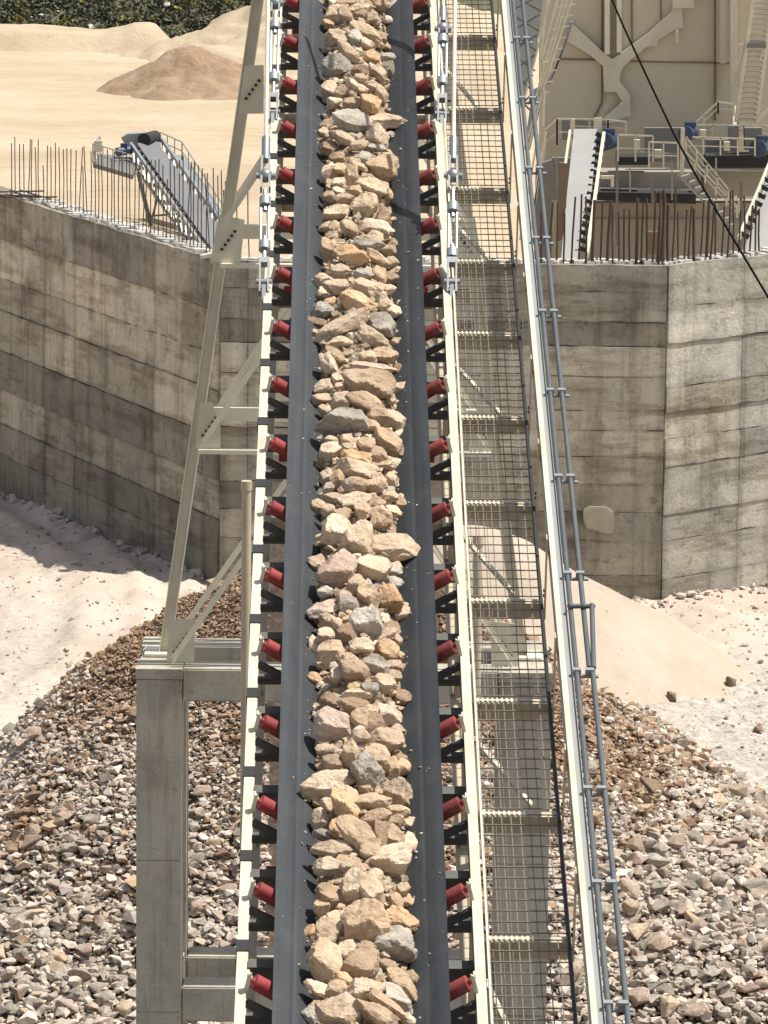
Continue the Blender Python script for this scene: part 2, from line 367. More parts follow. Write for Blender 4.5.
# ------------------------------------------------------------------ stones
def ico(sub):
    bm = bmesh.new(); bmesh.ops.create_icosphere(bm, subdivisions=sub, radius=1); v = np.array([p.co[:] for p in bm.verts]); f = np.array([[q.index for q in p.verts] for p in bm.faces]); bm.free()
    v /= np.linalg.norm(v, axis=1)[:, None]; return v, f
ICO = {s: ico(s) for s in (1, 2, 3, 4)}
def stone_verts(sub, seed, rough=.05, planes=11):
    v, f = ICO[sub]; r = np.random.default_rng(seed)
    n = r.normal(size=(planes, 3)); n /= np.linalg.norm(n, axis=1)[:, None]; d = r.uniform(.55, .95, planes)
    dots = v @ n.T; rad = np.min(np.where(dots > .05, d/np.maximum(dots, .05), 9), axis=1); rad = np.minimum(rad, 1.15)
    p = v*rad[:, None]
    if rough:
        o = Vector((seed*3.7, seed*1.3, 0)); dsp = []
        for q in p:
            q = Vector(q); dsp.append(mnoise.fractal(q*1.6+o, 1.0, 2.1, 5)*rough*1.5 + mnoise.noise(q*6+o)*rough*.45)
        p = p*(1+np.array(dsp))[:, None]
    lo, hi = p.min(0), p.max(0); return (p-(lo+hi)/2)/((hi-lo)/2), f
def stone_mesh(name, sub, seed, rough, mat, ang=28, planes=11):
    v, f = stone_verts(sub, seed, rough, planes)
    me = bpy.data.meshes.new(name); me.from_pydata((v*.5).tolist(), [], f.tolist()); me.materials.append(mat)
    me.shade_smooth(); me.set_sharp_from_angle(angle=math.radians(ang)); return me

# belt load ----------------------------------------------------------------
CR = {1: (300,0,5.908), 2: (300,120,5.908), 3: (300,240,5.908), 4: (300,360,5.908), 5: (295,480,5.486), 6: (295,610,5.486), 7: (295,740,5.486), 8: (290,874,5.12)}
RK = {
1: [(205,90,90,110,-20,'c'),(275,95,110,60,-40,'t'),(395,200,190,80,-48,'t'),(215,225,110,90,0,'c'),(335,225,80,90,0,'g'),(300,320,170,60,-45,'c'),(225,400,155,130,-20,'g'),(355,425,90,70,0,'b'),(460,430,120,70,-50,'c'),(520,410,70,85,0,'g'),(515,335,85,45,-5,'g'),(185,530,100,90,0,'c'),(315,505,110,50,-35,'c'),(405,625,120,110,-30,'o'),(310,610,90,60,0,'b'),(300,720,190,125,-10,'g'),(505,715,215,75,5,'c'),(205,610,80,60,0,'c'),(250,550,80,60,0,'t'),(515,115,55,40,0,'c'),(270,20,90,45,0,'t'),(470,30,80,60,20,'t'),(350,50,120,50,0,'c'),(435,110,80,60,0,'t'),(470,230,70,70,0,'t'),(480,560,70,90,0,'c'),(440,520,80,50,0,'t'),(420,340,80,80,30,'o')],
2: [(170,165,95,75,-5,'b'),(260,110,130,60,-30,'c'),(345,150,100,50,10,'c'),(455,100,110,130,0,'c'),(445,165,120,40,-5,'g'),(180,310,85,95,0,'c'),(305,340,70,120,-10,'t'),(480,290,155,140,-10,'t'),(240,290,70,60,-30,'o'),(425,395,165,85,-10,'c'),(385,520,120,155,-10,'t'),(215,545,150,70,12,'c'),(170,455,70,60,0,'t'),(260,470,100,60,0,'t'),(515,450,60,80,0,'t'),(490,580,80,110,-20,'t'),(450,640,160,85,-15,'c'),(240,370,90,50,0,'c'),(200,640,70,80,0,'t'),(290,640,110,70,-40,'t'),(380,225,80,70,0,'g'),(350,275,90,40,-30,'c'),(215,225,80,60,0,'t')],
3: [(165,60,80,130,12,'c'),(310,95,180,105,-20,'o'),(405,30,150,60,0,'g'),(460,110,140,50,-35,'t'),(540,130,70,60,0,'c'),(235,190,120,85,0,'c'),(140,240,95,75,10,'c'),(375,205,100,60,0,'g'),(215,280,140,75,0,'c'),(395,285,160,85,-20,'c'),(470,215,70,100,0,'t'),(535,225,80,70,0,'t'),(525,290,75,50,0,'c'),(345,370,190,95,-20,'o'),(490,370,85,95,-10,'c'),(145,420,120,95,0,'g'),(100,500,105,75,0,'b'),(255,510,285,95,30,'c'),(480,500,160,125,-25,'g'),(430,580,160,90,-25,'c'),(230,605,130,55,10,'c'),(210,690,130,70,-45,'t'),(170,735,90,105,30,'c'),(395,690,85,60,0,'c'),(500,680,140,80,0,'t'),(545,420,90,70,0,'c'),(590,390,40,65,0,'c'),(520,60,80,60,0,'t')],
4: [(405,140,255,150,5,'t'),(150,165,110,85,0,'c'),(235,155,55,40,0,'c'),(135,235,125,65,5,'t'),(240,250,100,100,0,'c'),(385,250,195,95,-20,'t'),(585,165,115,60,10,'c'),(605,75,110,50,-45,'b'),(270,370,265,150,-3,'g'),(430,45,225,50,-5,'p'),(470,340,130,100,0,'t'),(550,350,140,90,-25,'c'),(600,430,75,50,0,'c'),(520,490,180,110,-40,'t'),(190,535,125,85,0,'c'),(280,480,70,70,0,'t'),(300,520,90,50,0,'c'),(390,510,95,90,0,'t'),(330,580,150,80,-10,'o'),(515,615,140,70,15,'c'),(340,660,190,105,-15,'c'),(225,710,80,95,0,'t'),(335,740,115,80,0,'t'),(470,720,80,85,0,'t'),(455,560,100,80,0,'t'),(185,470,65,40,0,'c'),(540,710,60,80,0,'c')],
5: [(330,115,150,80,10,'c'),(225,285,150,145,15,'c'),(360,325,150,170,-25,'c'),(525,370,275,120,2,'c'),(445,135,90,75,0,'t'),(470,210,105,115,0,'t'),(375,180,85,85,0,'t'),(540,170,85,50,-15,'c'),(240,505,190,170,20,'p'),(120,460,85,85,0,'c'),(440,490,160,125,5,'c'),(520,655,115,140,0,'o'),(405,640,105,95,0,'t'),(270,640,75,60,0,'t'),(165,615,70,55,0,'g'),(165,715,155,85,10,'p'),(340,580,90,100,0,'t'),(210,105,95,60,0,'t'),(310,30,85,65,0,'g'),(190,40,65,50,0,'p'),(250,200,100,85,0,'t'),(440,30,95,75,0,'t'),(520,90,80,50,0,'t'),(190,170,80,60,0,'c')],
6: [(390,75,150,170,-5,'g'),(280,130,95,95,0,'b'),(112,198,60,95,5,'c'),(365,195,115,70,5,'c'),(500,215,115,95,0,'o'),(325,340,170,115,-35,'b'),(440,305,140,90,-20,'g'),(170,140,85,75,0,'c'),(200,240,130,115,0,'t'),(565,160,42,58,0,'c'),(540,305,85,50,0,'p'),(490,410,105,95,0,'c'),(545,365,70,60,0,'t'),(230,360,65,75,0,'p'),(330,460,140,55,0,'c'),(330,525,130,75,0,'t'),(360,605,100,105,0,'t'),(505,575,110,130,35,'c'),(440,625,95,105,0,'b'),(565,660,70,55,-15,'c'),(215,640,195,150,-20,'p'),(360,690,85,85,0,'c'),(495,715,175,115,10,'c'),(190,500,95,85,0,'b'),(410,450,85,85,0,'g'),(120,540,50,50,0,'c'),(500,140,110,60,25,'c')],
7: [(175,60,105,60,0,'c'),(215,125,105,70,0,'t'),(305,85,85,140,0,'t'),(405,190,130,190,25,'g'),(450,100,125,125,0,'t'),(170,245,265,115,15,'c'),(285,360,120,200,15,'o'),(415,340,180,75,5,'t'),(555,290,140,125,0,'c'),(650,375,60,72,0,'b'),(590,150,75,72,0,'o'),(535,155,65,95,0,'t'),(440,430,160,75,15,'t'),(355,530,120,230,35,'t'),(140,445,85,115,15,'c'),(165,525,120,50,-15,'g'),(545,530,105,105,0,'t'),(625,450,130,60,-25,'c'),(615,585,85,130,-20,'c'),(205,600,190,85,-5,'c'),(520,665,230,135,10,'c'),(190,695,160,85,5,'c'),(300,690,95,75,0,'t'),(230,490,75,95,0,'o'),(340,745,105,60,0,'c'),(560,385,120,50,-10,'t'),(150,155,65,50,0,'b'),(470,520,65,130,0,'t')],
8: [(320,65,105,150,-25,'c'),(205,120,125,110,0,'t'),(165,175,75,75,0,'t'),(415,85,105,120,0,'t'),(580,80,60,65,0,'c'),(545,145,60,85,0,'t'),(255,245,115,95,-20,'c'),(390,255,190,190,20,'t'),(105,300,60,68,0,'o'),(200,300,120,120,0,'t'),(560,240,170,100,-25,'o'),(535,350,180,135,-15,'g'),(185,460,150,210,20,'t'),(360,460,180,120,20,'t'),(390,590,160,95,5,'c'),(580,570,200,85,-45,'t'),(555,640,180,80,-45,'g'),(150,600,140,70,-20,'c'),(250,710,200,140,10,'c'),(440,720,210,85,-30,'t'),(500,670,200,50,-35,'t'),(110,730,85,85,0,'g'),(605,410,75,65,0,'g'),(640,350,60,32,0,'c'),(620,530,80,75,0,'t'),(240,590,100,75,0,'t')],
}
def facet_rock(seed, a, b, c, rot, sub):
    """angular broken rock about a by b as seen from the front, c deep, lying with a broad broken face upward"""
    v, f = ICO[sub]; r = np.random.default_rng(seed); N = lambda s: r.normal(0, s)
    n = [(N(.28), .74+N(.15), .66+N(.15)), (.62+N(.2), .5+N(.2), .4+N(.3)), (-.25+N(.3), -.5+N(.2), .8+N(.2)), (-.9, .1+N(.3), .3+N(.3)), (.9, -.2+N(.3), .3+N(.3)), (N(.3), -.9, .2+N(.3))]
    d = [r.uniform(.42, .62), r.uniform(.6, .85), r.uniform(.55, .8), r.uniform(.68, .95), r.uniform(.68, .95), r.uniform(.7, .95)]
    k = int(r.integers(3, 7)); e = r.normal(size=(k, 3)); n = np.concatenate([np.array(n), e]); d = np.concatenate([np.array(d), r.uniform(.66, .98, k)])
    n /= np.linalg.norm(n, axis=1)[:, None]; dots = v @ n.T
    rad = np.min(np.where(dots > .05, d/np.maximum(dots, .05), 9), axis=1); rad = np.minimum(rad, 1.12); p = v*rad[:, None]
    ca, sa = math.cos(math.radians(rot)), math.sin(math.radians(rot)); Rz = np.array([[ca, -sa, 0], [sa, ca, 0], [0, 0, 1]])
    p = p @ Rz                                  # into the rock's own axes
    lo, hi = p.min(0), p.max(0); p = (p-(lo+hi)/2)/((hi-lo)/2)
    o = Vector((seed*3.7 % 91, seed*1.3 % 77, 0)); ds = []
    for q in p:
        q = Vector(q); ds.append(mnoise.fractal(q*1.7+o, 1.0, 2.1, 5)*.13 + mnoise.fractal(q*5+o, .7, 2.1, 4)*.05)
    p = p*(1+np.array(ds))[:, None]*np.array((a, b, c))*.5
    p = p @ Rz.T                                # back to image axes
    me = bpy.data.meshes.new('belt_rock'); me.from_pydata((p @ np.array(M3).T).tolist(), [], f.tolist()); me.materials.append(ROCK['t'][0]); me.shade_smooth(); me.set_sharp_from_angle(angle=math.radians(15)); return me
def prof(u): return .045 - .19*(abs(u)/.33)**2
belt_rocks = []
occ = []
def put_rock(px, py, wpx, hpx, rot, ck, lift=0.0, big=True):
    u, s = cv(px, py, 0.0); u, s = cv(px, py, prof(min(abs(u), .36))+lift)
    c = W(u, s, prof(min(abs(u), .36))+lift); mpp = (c-CAM).dot(FW)/F
    a, b = wpx*mpp, hpx*mpp
    c3 = random.uniform(.75, 1.0)*min(a, b) + .15*max(a, b)
    me = facet_rock(len(belt_rocks)*13+5, a*1.27, b*1.33, c3*1.25, rot, 4 if max(a, b) > .16 else 3)
    o = bpy.data.objects.new('belt_rock', me); COL.objects.link(o)
    o.material_slots[0].link = 'OBJECT'; o.material_slots[0].material = ROCK[ck][0]
    o.location = c
    belt_rocks.append(dict(o=o, u=u, s=s, a=a, b=b, ck=ck)); occ.append((px, py, max(wpx, 1), max(hpx, 1)))
for k, lst in RK.items():
    ox, oy, ss = CR[k]
    for (cx, cy, w, h, rot, ck) in lst: put_rock(ox+cx/ss, oy+cy/ss, w/ss, h/ss, rot, ck)
n_fill = 298-len(belt_rocks); tries = 0
while n_fill > 0 and tries < 9000:
    tries += 1
    py = random.uniform(2, 1022); Wd = (py+1753)/15.5; cxp = 347+ (358.8-347)*(py+1753)/2265.0
    px = cxp + random.uniform(-.31, .33)*Wd/1.1; sz = random.uniform(.055, .11)*Wd/1.1
    if any(((px-q[0])/(q[2]*.5+sz*.15))**2 + ((py-q[1])/(q[3]*.5+sz*.15))**2 < 1 for q in occ): continue
    put_rock(px, py, sz*random.uniform(.9, 1.5), sz*random.uniform(.7, 1.1), random.uniform(-40, 40), random.choice('ctttcogpb'), -.02); n_fill -= 1
ORD = ['first','second','third','fourth','fifth','sixth','seventh','eighth','ninth','tenth','eleventh','twelfth','thirteenth','fourteenth','fifteenth','sixteenth','seventeenth','eighteenth']
def label_rocks():
    sig = {}
    for r in belt_rocks:
        L = max(r['a'], r['b']); asp = L/min(r['a'], r['b'])
        size = 'large' if L > .24 else ('medium' if L > .145 else ('small' if L > .1 else 'tiny'))
        shape = 'long' if asp > 1.75 else ('flattish' if asp > 1.3 else 'blocky')
        lat = 'left edge' if r['u'] < -.2 else ('left side' if r['u'] < -.06 else ('middle' if r['u'] < .08 else ('right side' if r['u'] < .21 else 'right edge')))
        n = int(round(10 - r['s']/1.095)); n = max(0, min(16, n))
        t = f"{size} {shape} {ROCK[r['ck']][1]} rock at {lat} of belt load, {ORD[n]} roller row"
        sig.setdefault(t, []).append(r)
    for t, rs in sig.items():
        rs.sort(key=lambda r: -r['s'])
        nm_ = {1: [''], 2: [', upper one', ', lower one'], 3: [', upper one', ', middle one', ', lower one']}.get(len(rs)) or [', '+ORD[i]+' down' for i in range(len(rs))]
        for r, x in zip(rs, nm_): tag(r['o'], t+x, 'rock', 'rocks carried on the conveyor belt')
label_rocks()

TONES = {'pale': [(.52,.445,.37),(.60,.53,.455),(.44,.365,.295),(.50,.445,.39),(.35,.29,.235),(.52,.425,.335),(.40,.345,.295)],
         'brown': [(.27,.17,.10),(.34,.225,.14),(.21,.13,.078),(.42,.30,.20),(.30,.205,.135)],
         'belt': [(.52,.42,.29),(.44,.34,.235),(.36,.27,.18),(.56,.48,.36),(.42,.37,.31),(.48,.33,.20)]}
def hull_stone(seed, fine=False):
    r = np.random.default_rng(seed); n = int(r.integers(9, 14)); p = r.normal(size=(n, 3)); p /= np.linalg.norm(p, axis=1)[:, None]; p *= r.uniform(.75, 1.0, (n, 1))
    bm = bmesh.new()
    for q in p: bm.verts.new(q)
    h = bmesh.ops.convex_hull(bm, input=bm.verts[:]); bmesh.ops.delete(bm, geom=[g_ for g_ in h['geom_interior'] if isinstance(g_, bmesh.types.BMVert)], context='VERTS')
    if fine:
        bmesh.ops.dissolve_limit(bm, angle_limit=.22, verts=bm.verts[:], edges=bm.edges[:])
        bmesh.ops.bevel(bm, geom=bm.edges[:], offset=.05, segments=1, affect='EDGES'); bmesh.ops.triangulate(bm, faces=bm.faces[:])
        bmesh.ops.subdivide_edges(bm, edges=bm.edges[:], cuts=2, use_grid_fill=True)
        o = Vector((seed*2.3, seed*.7, 1))
        for v in bm.verts: v.co *= 1 + .10*mnoise.fractal(v.co*1.8+o, 1, 2.1, 4)
    bmesh.ops.triangulate(bm, faces=bm.faces[:]); bm.verts.ensure_lookup_table(); bm.verts.index_update()
    v = np.array([q.co[:] for q in bm.verts]); f = np.array([[q.index for q in g_.verts] for g_ in bm.faces]); bm.free()
    lo, hi = v.min(0), v.max(0); return (v-(lo+hi)/2)/((hi-lo)/2), f
STV = {1: [hull_stone(500+k) for k in range(30)]}
def stones_object(name, items, mat, sub):
    """items: (pos, (a,b,c), tone)"""
    pos = np.array([it[0] for it in items], float); dim = np.array([it[1] for it in items], float); ton = np.array([it[2] for it in items], float)
    n = len(items); kk = rng.integers(0, 30, n); V = []; Fc = []; T = []; off = 0
    def rotm(q):
        q = q/np.linalg.norm(q, axis=1)[:, None]; w, x, y, z = q.T
        return np.stack([1-2*(y*y+z*z), 2*(x*y-z*w), 2*(x*z+y*w), 2*(x*y+z*w), 1-2*(x*x+z*z), 2*(y*z-x*w), 2*(x*z-y*w), 2*(y*z+x*w), 1-2*(x*x+y*y)], -1).reshape(-1, 3, 3)
    Q = rotm(rng.normal(size=(n, 4))); az = rng.uniform(0, 2*PI, n); tl = rng.normal(0, .32, n)
    ca, sa, ct, st = np.cos(az), np.sin(az), np.cos(tl), np.sin(tl); z0 = np.zeros(n)
    R = np.stack([ca, -sa*ct, sa*st, sa, ca*ct, -ca*st, z0, st, ct], -1).reshape(-1, 3, 3)
    for k in range(30):
        idx = np.nonzero(kk == k)[0]
        if not len(idx): continue
        v, f = STV[1][k]; p = np.einsum('vj,nij->nvi', v, Q[idx]); p = p/np.abs(p).max(1, keepdims=True)*dim[idx][:, None, :]*.5
        p = np.einsum('nvj,nij->nvi', p, R[idx]) + pos[idx][:, None, :]; m = len(v)
        V.append(p.reshape(-1, 3)); Fc.append((f[None] + (np.arange(len(idx))*m)[:, None, None] + off).reshape(-1, 3)); T.append(np.repeat(ton[idx], m, axis=0)); off += m*len(idx)
    V = np.concatenate(V).astype(np.float32); Fc = np.concatenate(Fc).astype(np.int32); T = np.concatenate(T)
    me = bpy.data.meshes.new(name); nf = len(Fc)
    me.vertices.add(len(V)); me.vertices.foreach_set('co', V.ravel()); me.loops.add(nf*3); me.loops.foreach_set('vertex_index', Fc.ravel())
    me.polygons.add(nf); me.polygons.foreach_set('loop_start', np.arange(0, nf*3, 3, dtype=np.int32))
    me.update(calc_edges=True); me.validate(); me.shade_flat()
    ca = me.color_attributes.new('tone', 'FLOAT_COLOR', 'POINT'); ca.data.foreach_set('color', np.concatenate([T, np.ones((len(T), 1))], 1).astype(np.float32).ravel())
    me.materials.append(mat); 
    o = bpy.data.objects.new(name, me); COL.objects.link(o); return o
def pick(key):
    t = TONES[key]; c = np.array(t[rng.integers(len(t))])*rng.uniform(.8, 1.12); return tuple(c)
# fines and chips under and between the big rocks
items = []
for _ in range(16000):
    s = rng.uniform(-13, 27); u = rng.normal(0, .18)
    if abs(u) > .345: continue
    inside = -7.3 < s < 11.2
    sz = .02+.075*rng.random()**1.6 if inside else rng.uniform(.05, .2)
    vv = prof(u) - (.065 if inside else .03) + rng.uniform(-.04, .02)
    items.append((W(u, s, vv), (sz*rng.uniform(.9, 1.5), sz, sz*rng.uniform(.6, 1)), pick('belt')))
vs_, fs_ = [], []; ss_ = np.arange(-13, 27, .05); us_ = np.linspace(-.34, .34, 17)
for s_ in ss_:
    for u_ in us_: vs_.append(W(u_, s_, prof(u_)-.075+.03*mnoise.fractal(Vector((u_*9, s_*9, 0)), 1, 2.1, 4)))
for a in range(len(ss_)-1):
    for b in range(16): fs_.append((a*17+b, a*17+b+1, (a+1)*17+b+1, (a+1)*17+b))
me = bpy.data.meshes.new('stone_dust'); me.from_pydata([tuple(v-O) for v in vs_], [], fs_); me.shade_smooth(); me.materials.append(sand_mat('stone_dust', (.22, .155, .095), (.33, .24, .155), (.42, .33, .23), 5, .8, .02, 60))
dust_o = bpy.data.objects.new('stone_dust', me); COL.objects.link(dust_o); dust_o.location = O; tag(dust_o, 'brown stone dust and fines lying under the rocks on the belt', 'stone dust', kind='stuff')
for _ in range(420):
    u = rng.choice((-1, 1))*(.34+.19*rng.random()**2.2); s = rng.uniform(-12, 24); sz = .008+.018*rng.random()**2
    vv = -(0.55-abs(u))*.64+.005; items.append((W(u, s, vv), (sz*1.3, sz, sz*.8), pick('belt')))
tag(stones_object('stone_chips', items, M['rubble'], 1), 'small tan stone chips filling gaps between the rocks on the belt', 'stone chips', kind='stuff')

# ------------------------------------------------------------------ conveyor
conv = thing('belt_conveyor', 'long inclined conveyor with dark rubber belt, cream side beams and red rollers', 'conveyor', frame=True)
S0, S1 = -13.0, 30.0
def belt_mesh():
    pr = [(-.55,0),(-.505,-.022),(-.43,-.068),(-.415,-.083),(-.30,-.165),(-.2,-.218),(-.1,-.235),(.1,-.235),(.2,-.218),(.30,-.165),(.415,-.083),(.43,-.068),(.505,-.022),(.55,0)]
    ss = np.arange(S0, S1, .1825); vs = []; fs = []; n = len(pr)
    for s in ss:
        sag = .006*math.cos(2*PI*s/1.095)
        for (u, v) in pr: vs.append((u, s, v+sag-.004*abs(u)))
    for i in range(len(ss)-1):
        for j in range(n-1): fs.append((i*n+j, i*n+j+1, (i+1)*n+j+1, (i+1)*n+j))
    m0 = len(vs); vs += [(x, y, z-.016) for x, y, z in vs]
    fs += [tuple(reversed([i+m0 for i in f])) for f in list(fs)]
    for i in range(len(ss)-1):
        for j in (0, n-1): a, b = i*n+j, (i+1)*n+j; fs.append((a, b, b+m0, a+m0))
    return vs, fs
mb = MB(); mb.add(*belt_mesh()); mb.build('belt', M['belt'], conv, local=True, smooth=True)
mb = MB(); mb.box((-.55, S0, -.97), (.55, S1, -.955)); mb.build('return_belt', M['belt'], conv, local=True)
for sg in (-1, 1):
    mb = MB(); u = sg*.752
    mb.box((u-.033, S0, -.10), (u+.033, S1, -.09)); mb.box((u+sg*.027, S0, -.27), (u+sg*.033, S1, -.1)); mb.box((u-.033, S0, -.28), (u+.033, S1, -.27))
    o = mb.build('side_beam', M['white'], conv, local=True)
    mb = MB(); mb.box((u-.06, S0, -1.28), (u+.06, S1, -1.18)); mb.build('lower_chord', M['beige'], conv, local=True)
SP = 1.095
# one idler: frame part with its rollers as sub-parts
def make_idler():
    f = MB(); c35, s35 = math.cos(math.radians(35)), math.sin(math.radians(35))
    f.bar((-.74, 0, -.30), (.74, 0, -.30), .07, .05)
    for sg in (-1, 1):
        f.prism([(sg*.728, .0, -.20), (sg*.762, .0, -.20), (sg*.706, .0, .03), (sg*.680, .0, .045)], (0, -.012, 0), 1)   # end bracket
        f.prism([(sg*.676, .0, -.02), (sg*.688, .0, -.02), (sg*.712, .0, .035), (sg*.70, .0, .035)], (0, .05, 0), 1)
        f.bar((sg*.72, -.03, -.16), (sg*.36, -.03, -.37), .035, .05)
        f.bar((sg*.25, 0, -.30), (sg*.22, 0, -.34), .03, .08)
    fo = f.build('idler', [M['darksteel'], M['white']], conv, local=True)
    for sg in (-1, 1):
        r = MB(); a = Vector((sg*.668, 0, -.022)); b = Vector((sg*.25, 0, -.29)); r.tube(a, b, .053, 16); r.tube(a+(a-b).normalized()*.02, a, .02, 8)
        r.build('roller', M['red'], fo, local=True, smooth=True)
    r = MB(); r.tube((-.2, 0, -.325), (.2, 0, -.325), .0635, 12); r.build('roller', M['red'], fo, local=True, smooth=True)
    return fo
idl = make_idler(); idl.location = (0, 10*SP+.13, 0)
for k in range(-8, 15):
    if k != 10: dup_child(idl, conv, (0, k*SP+.13, 0))
cross = None; shade_and_steel = None; ret = None; post = None
for k in range(-8, 15):
    s = k*SP - .40
    if cross is None:
        mb = MB(); mb.box((-.72, -.05, -.36), (.72, .05, -.25)); cross = mb.build('cross_member', M['darksteel'], conv, local=True); cross.location = (0, s, 0)
        mb = MB(); mb.box((-.793, -.065, -.094), (-.711, .065, -.082)); mb.box((-.793, -.065, -.26), (-.789, .065, -.094)); shade_and_steel = mb.build('shade_and_steel', M['shade_and_steel'], conv, local=True); shade_and_steel.location = (0, s-.05, 0)  # dark plates added to draw the roller bracket shadows across the left beam
        mb = MB()
        for sg in (-1, 1): mb.box((sg*.752-.03, -.03, -1.18), (sg*.752+.03, .03, -.28))
    else:
        dup_child(cross, conv, (0, s, 0)); dup_child(shade_and_steel, conv, (0, s-.05, 0))
    if k % 2 == 0:
        for sg in (-1, 1):
            if post is None or post.get(sg) is None:
                post = post or {}
                mb = MB(); mb.box((sg*.752-.03, -.03, -1.18), (sg*.752+.03, .03, -.28)); post[sg] = mb.build('truss_post', M['beige'], conv, local=True); post[sg].location = (0, s-.3, 0)
            else: dup_child(post[sg], conv, (0, s-.3, 0))
    if k % 3 == 0:
        if ret is None:
            mb = MB(); mb.tube((-.64, 0, -1.02), (.64, 0, -1.02), .055, 12); ret = mb.build('return_roller', M['red'], conv, local=True, smooth=True); ret.location = (0, s+.15, 0)
        else: dup_child(ret, conv, (0, s+.15, 0))
# lower cross ties of the truss
mb = MB(); mb.box((-.69, -.04, -1.27), (.69, .04, -1.19)); tie = mb.build('lower_tie', M['beige'], conv, local=True); tie.location = (0, -8*SP, 0)
for k in range(-6, 15, 2): dup_child(tie, conv, (0, k*SP, 0))

# ------------------------------------------------------------------ walkway
wk = thing('walkway', 'mesh floored walkway with cream guard beam along the right side of the belt', 'walkway', frame=True)
BV = -.10; UE = 1.325
cb_y = [1150, 940, 815, 702, 602, 504.6, 419, 335, 263, 190, 110, 37, -30, -90]
bs = [cv(500, y, BV-.02)[1] for y in cb_y]
beam = None
for s in bs:
    if beam is None:
        mb = MB(); mb.box((.79, -.035, BV-.14), (UE, .035, BV-.012))
        for k in range(9): mb.box((.82+k*.034, -.06, BV-.012), (.833+k*.034, -.005, BV+.016), 1)
        beam = mb.build('cross_beam', [M['beige'], M['cream']], wk, local=True); beam.location = (0, s, 0)
    else: dup_child(beam, wk, (0, s, 0))
for a, b in zip(bs, bs[1:]):
    mb = MB(); a2, b2 = a+.04, b-.04; r = .0036
    for k in range(9): u = .82+k*.0625; mb.box((u-r, a2, BV-r), (u+r, b2, BV+r), 0)
    n = int((b2-a2)/.125)
    for k in range(n+1): s = a2+(b2-a2)*k/n; mb.box((.80, s-r, BV+r), (UE-.01, s+r, BV+3*r), 0)
    for k in range(3): u = .845+k*.0625; mb.box((u-.002, a2, BV-.05), (u+.002, b2, BV-.04), 0)
    mb.build('grating_panel', M['wiredark'], wk, local=True)
mb = MB(); mb.box((UE-.005, S0, BV-.08), (UE+.015, S1, BV+.015)); mb.build('edge_angle', M['shade_and_steel'], wk, local=True)
mb = MB(); mb.box((.80, S0, BV-.03), (.815, S1, BV+.025)); mb.build('inner_rail', M['cream'], wk, local=True)
RV = .50
mb = MB(); mb.box((1.362, S0, RV-.012), (1.400, S1, RV)); mb.box((1.392, S0, RV-.16), (1.400, S1, RV-.012)); mb.box((1.362, S0, RV-.168), (1.400, S1, RV-.16)); mb.build('guard_beam', M['white'], wk, local=True)
mb = MB(); mb.box((1.401, S0, RV-.04), (1.447, S1, RV-.035)); mb.box((1.443, S0, RV-.035), (1.447, S1, RV-.015)); mb.build('cable_tray', M['tray'], wk, local=True)
post = None
for s in bs:
    if post is None:
        mb = MB(); mb.box((1.345, -.04, BV-.08), (1.357, .04, RV-.02)); mb.box((1.357, -.03, RV-.10), (1.362, .03, RV-.02))
        for z in (.1, .14): mb.tube((1.335, 0, BV+z), (1.345, 0, BV+z), .012, 6, mi=1)
        post = mb.build('guard_post', [M['beige'], M['shade_and_steel']], wk, local=True); post.location = (0, s-.12, 0)
    else: dup_child(post, wk, (0, s-.12, 0))
brace = None
for i, (a, b) in enumerate(zip(bs, bs[1:])):
    if i % 2: continue
    mb = MB(); mb.bar((.80, b-.2, BV-.2), (1.18, a+.5, BV-.25), .03, .03); mb.build('under_brace', M['cream'], wk, local=True)

# ------------------------------------------------------------------ pipes beside the guard beam
pp = thing('pipe_run', 'pair of grey steel pipes bracketed along outside of the walkway guard beam', 'pipes', frame=True)
PV = .49; PU1, PU2 = 1.515, 1.60; pr_ = .0185
def cs(x, y): u, s = cv(x, y, PV); return s
s_top, s_bot = cs(590, 610), cs(590, 668)
mb = MB(); mb.tube((PU1-.045, S0, PV), (PU1-.045, S1, PV), pr_, 10); mb.build('pipe', M['pipe'], pp, local=True, smooth=True)
mb = MB(); mb.tube((PU2-.04, s_bot, PV), (PU2-.04, S1, PV), pr_, 10); mb.build('pipe', M['pipe'], pp, local=True, smooth=True)
mb = MB(); mb.tube((PU2-.02, S0, PV), (PU2-.02, s_bot, PV), pr_, 10); mb.build('pipe', M['pipe'], pp, local=True, smooth=True)
mb = MB(); mb.tube((PU1-.045, s_top, PV+.03), (PU2+.015, s_top, PV+.03), .018, 10); mb.tube((PU2+.018, s_top, PV+.03), (PU2-.012, s_bot-.02, PV+.01), .018, 10); mb.ball((PU2+.018, s_top, PV+.03), .025); mb.ball((PU1-.045, s_top, PV+.03), .027); mb.ball((PU2-.04, s_top, PV+.03), .026)
mb.build('loop_pipe', M['pipe'], pp, local=True, smooth=True)
br = None
for y in (1130, 1005, 884, 790, 672, 575, 478, 392, 313, 240, 170, 100, 40, -20):
    s = cs(575, y)
    if br is None:
        mb = MB(); mb.box((1.43, -.015, PV-.04), (1.62, .015, PV-.026))
        for u in (PU1-.045, PU2-.04): mb.box((u-.03, -.018, PV-.028), (u+.03, .018, PV+.027))
        br = mb.build('clamp', M['galv'], pp, local=True); br.location = (0, s, 0)
    else: dup_child(br, pp, (0, s, 0))

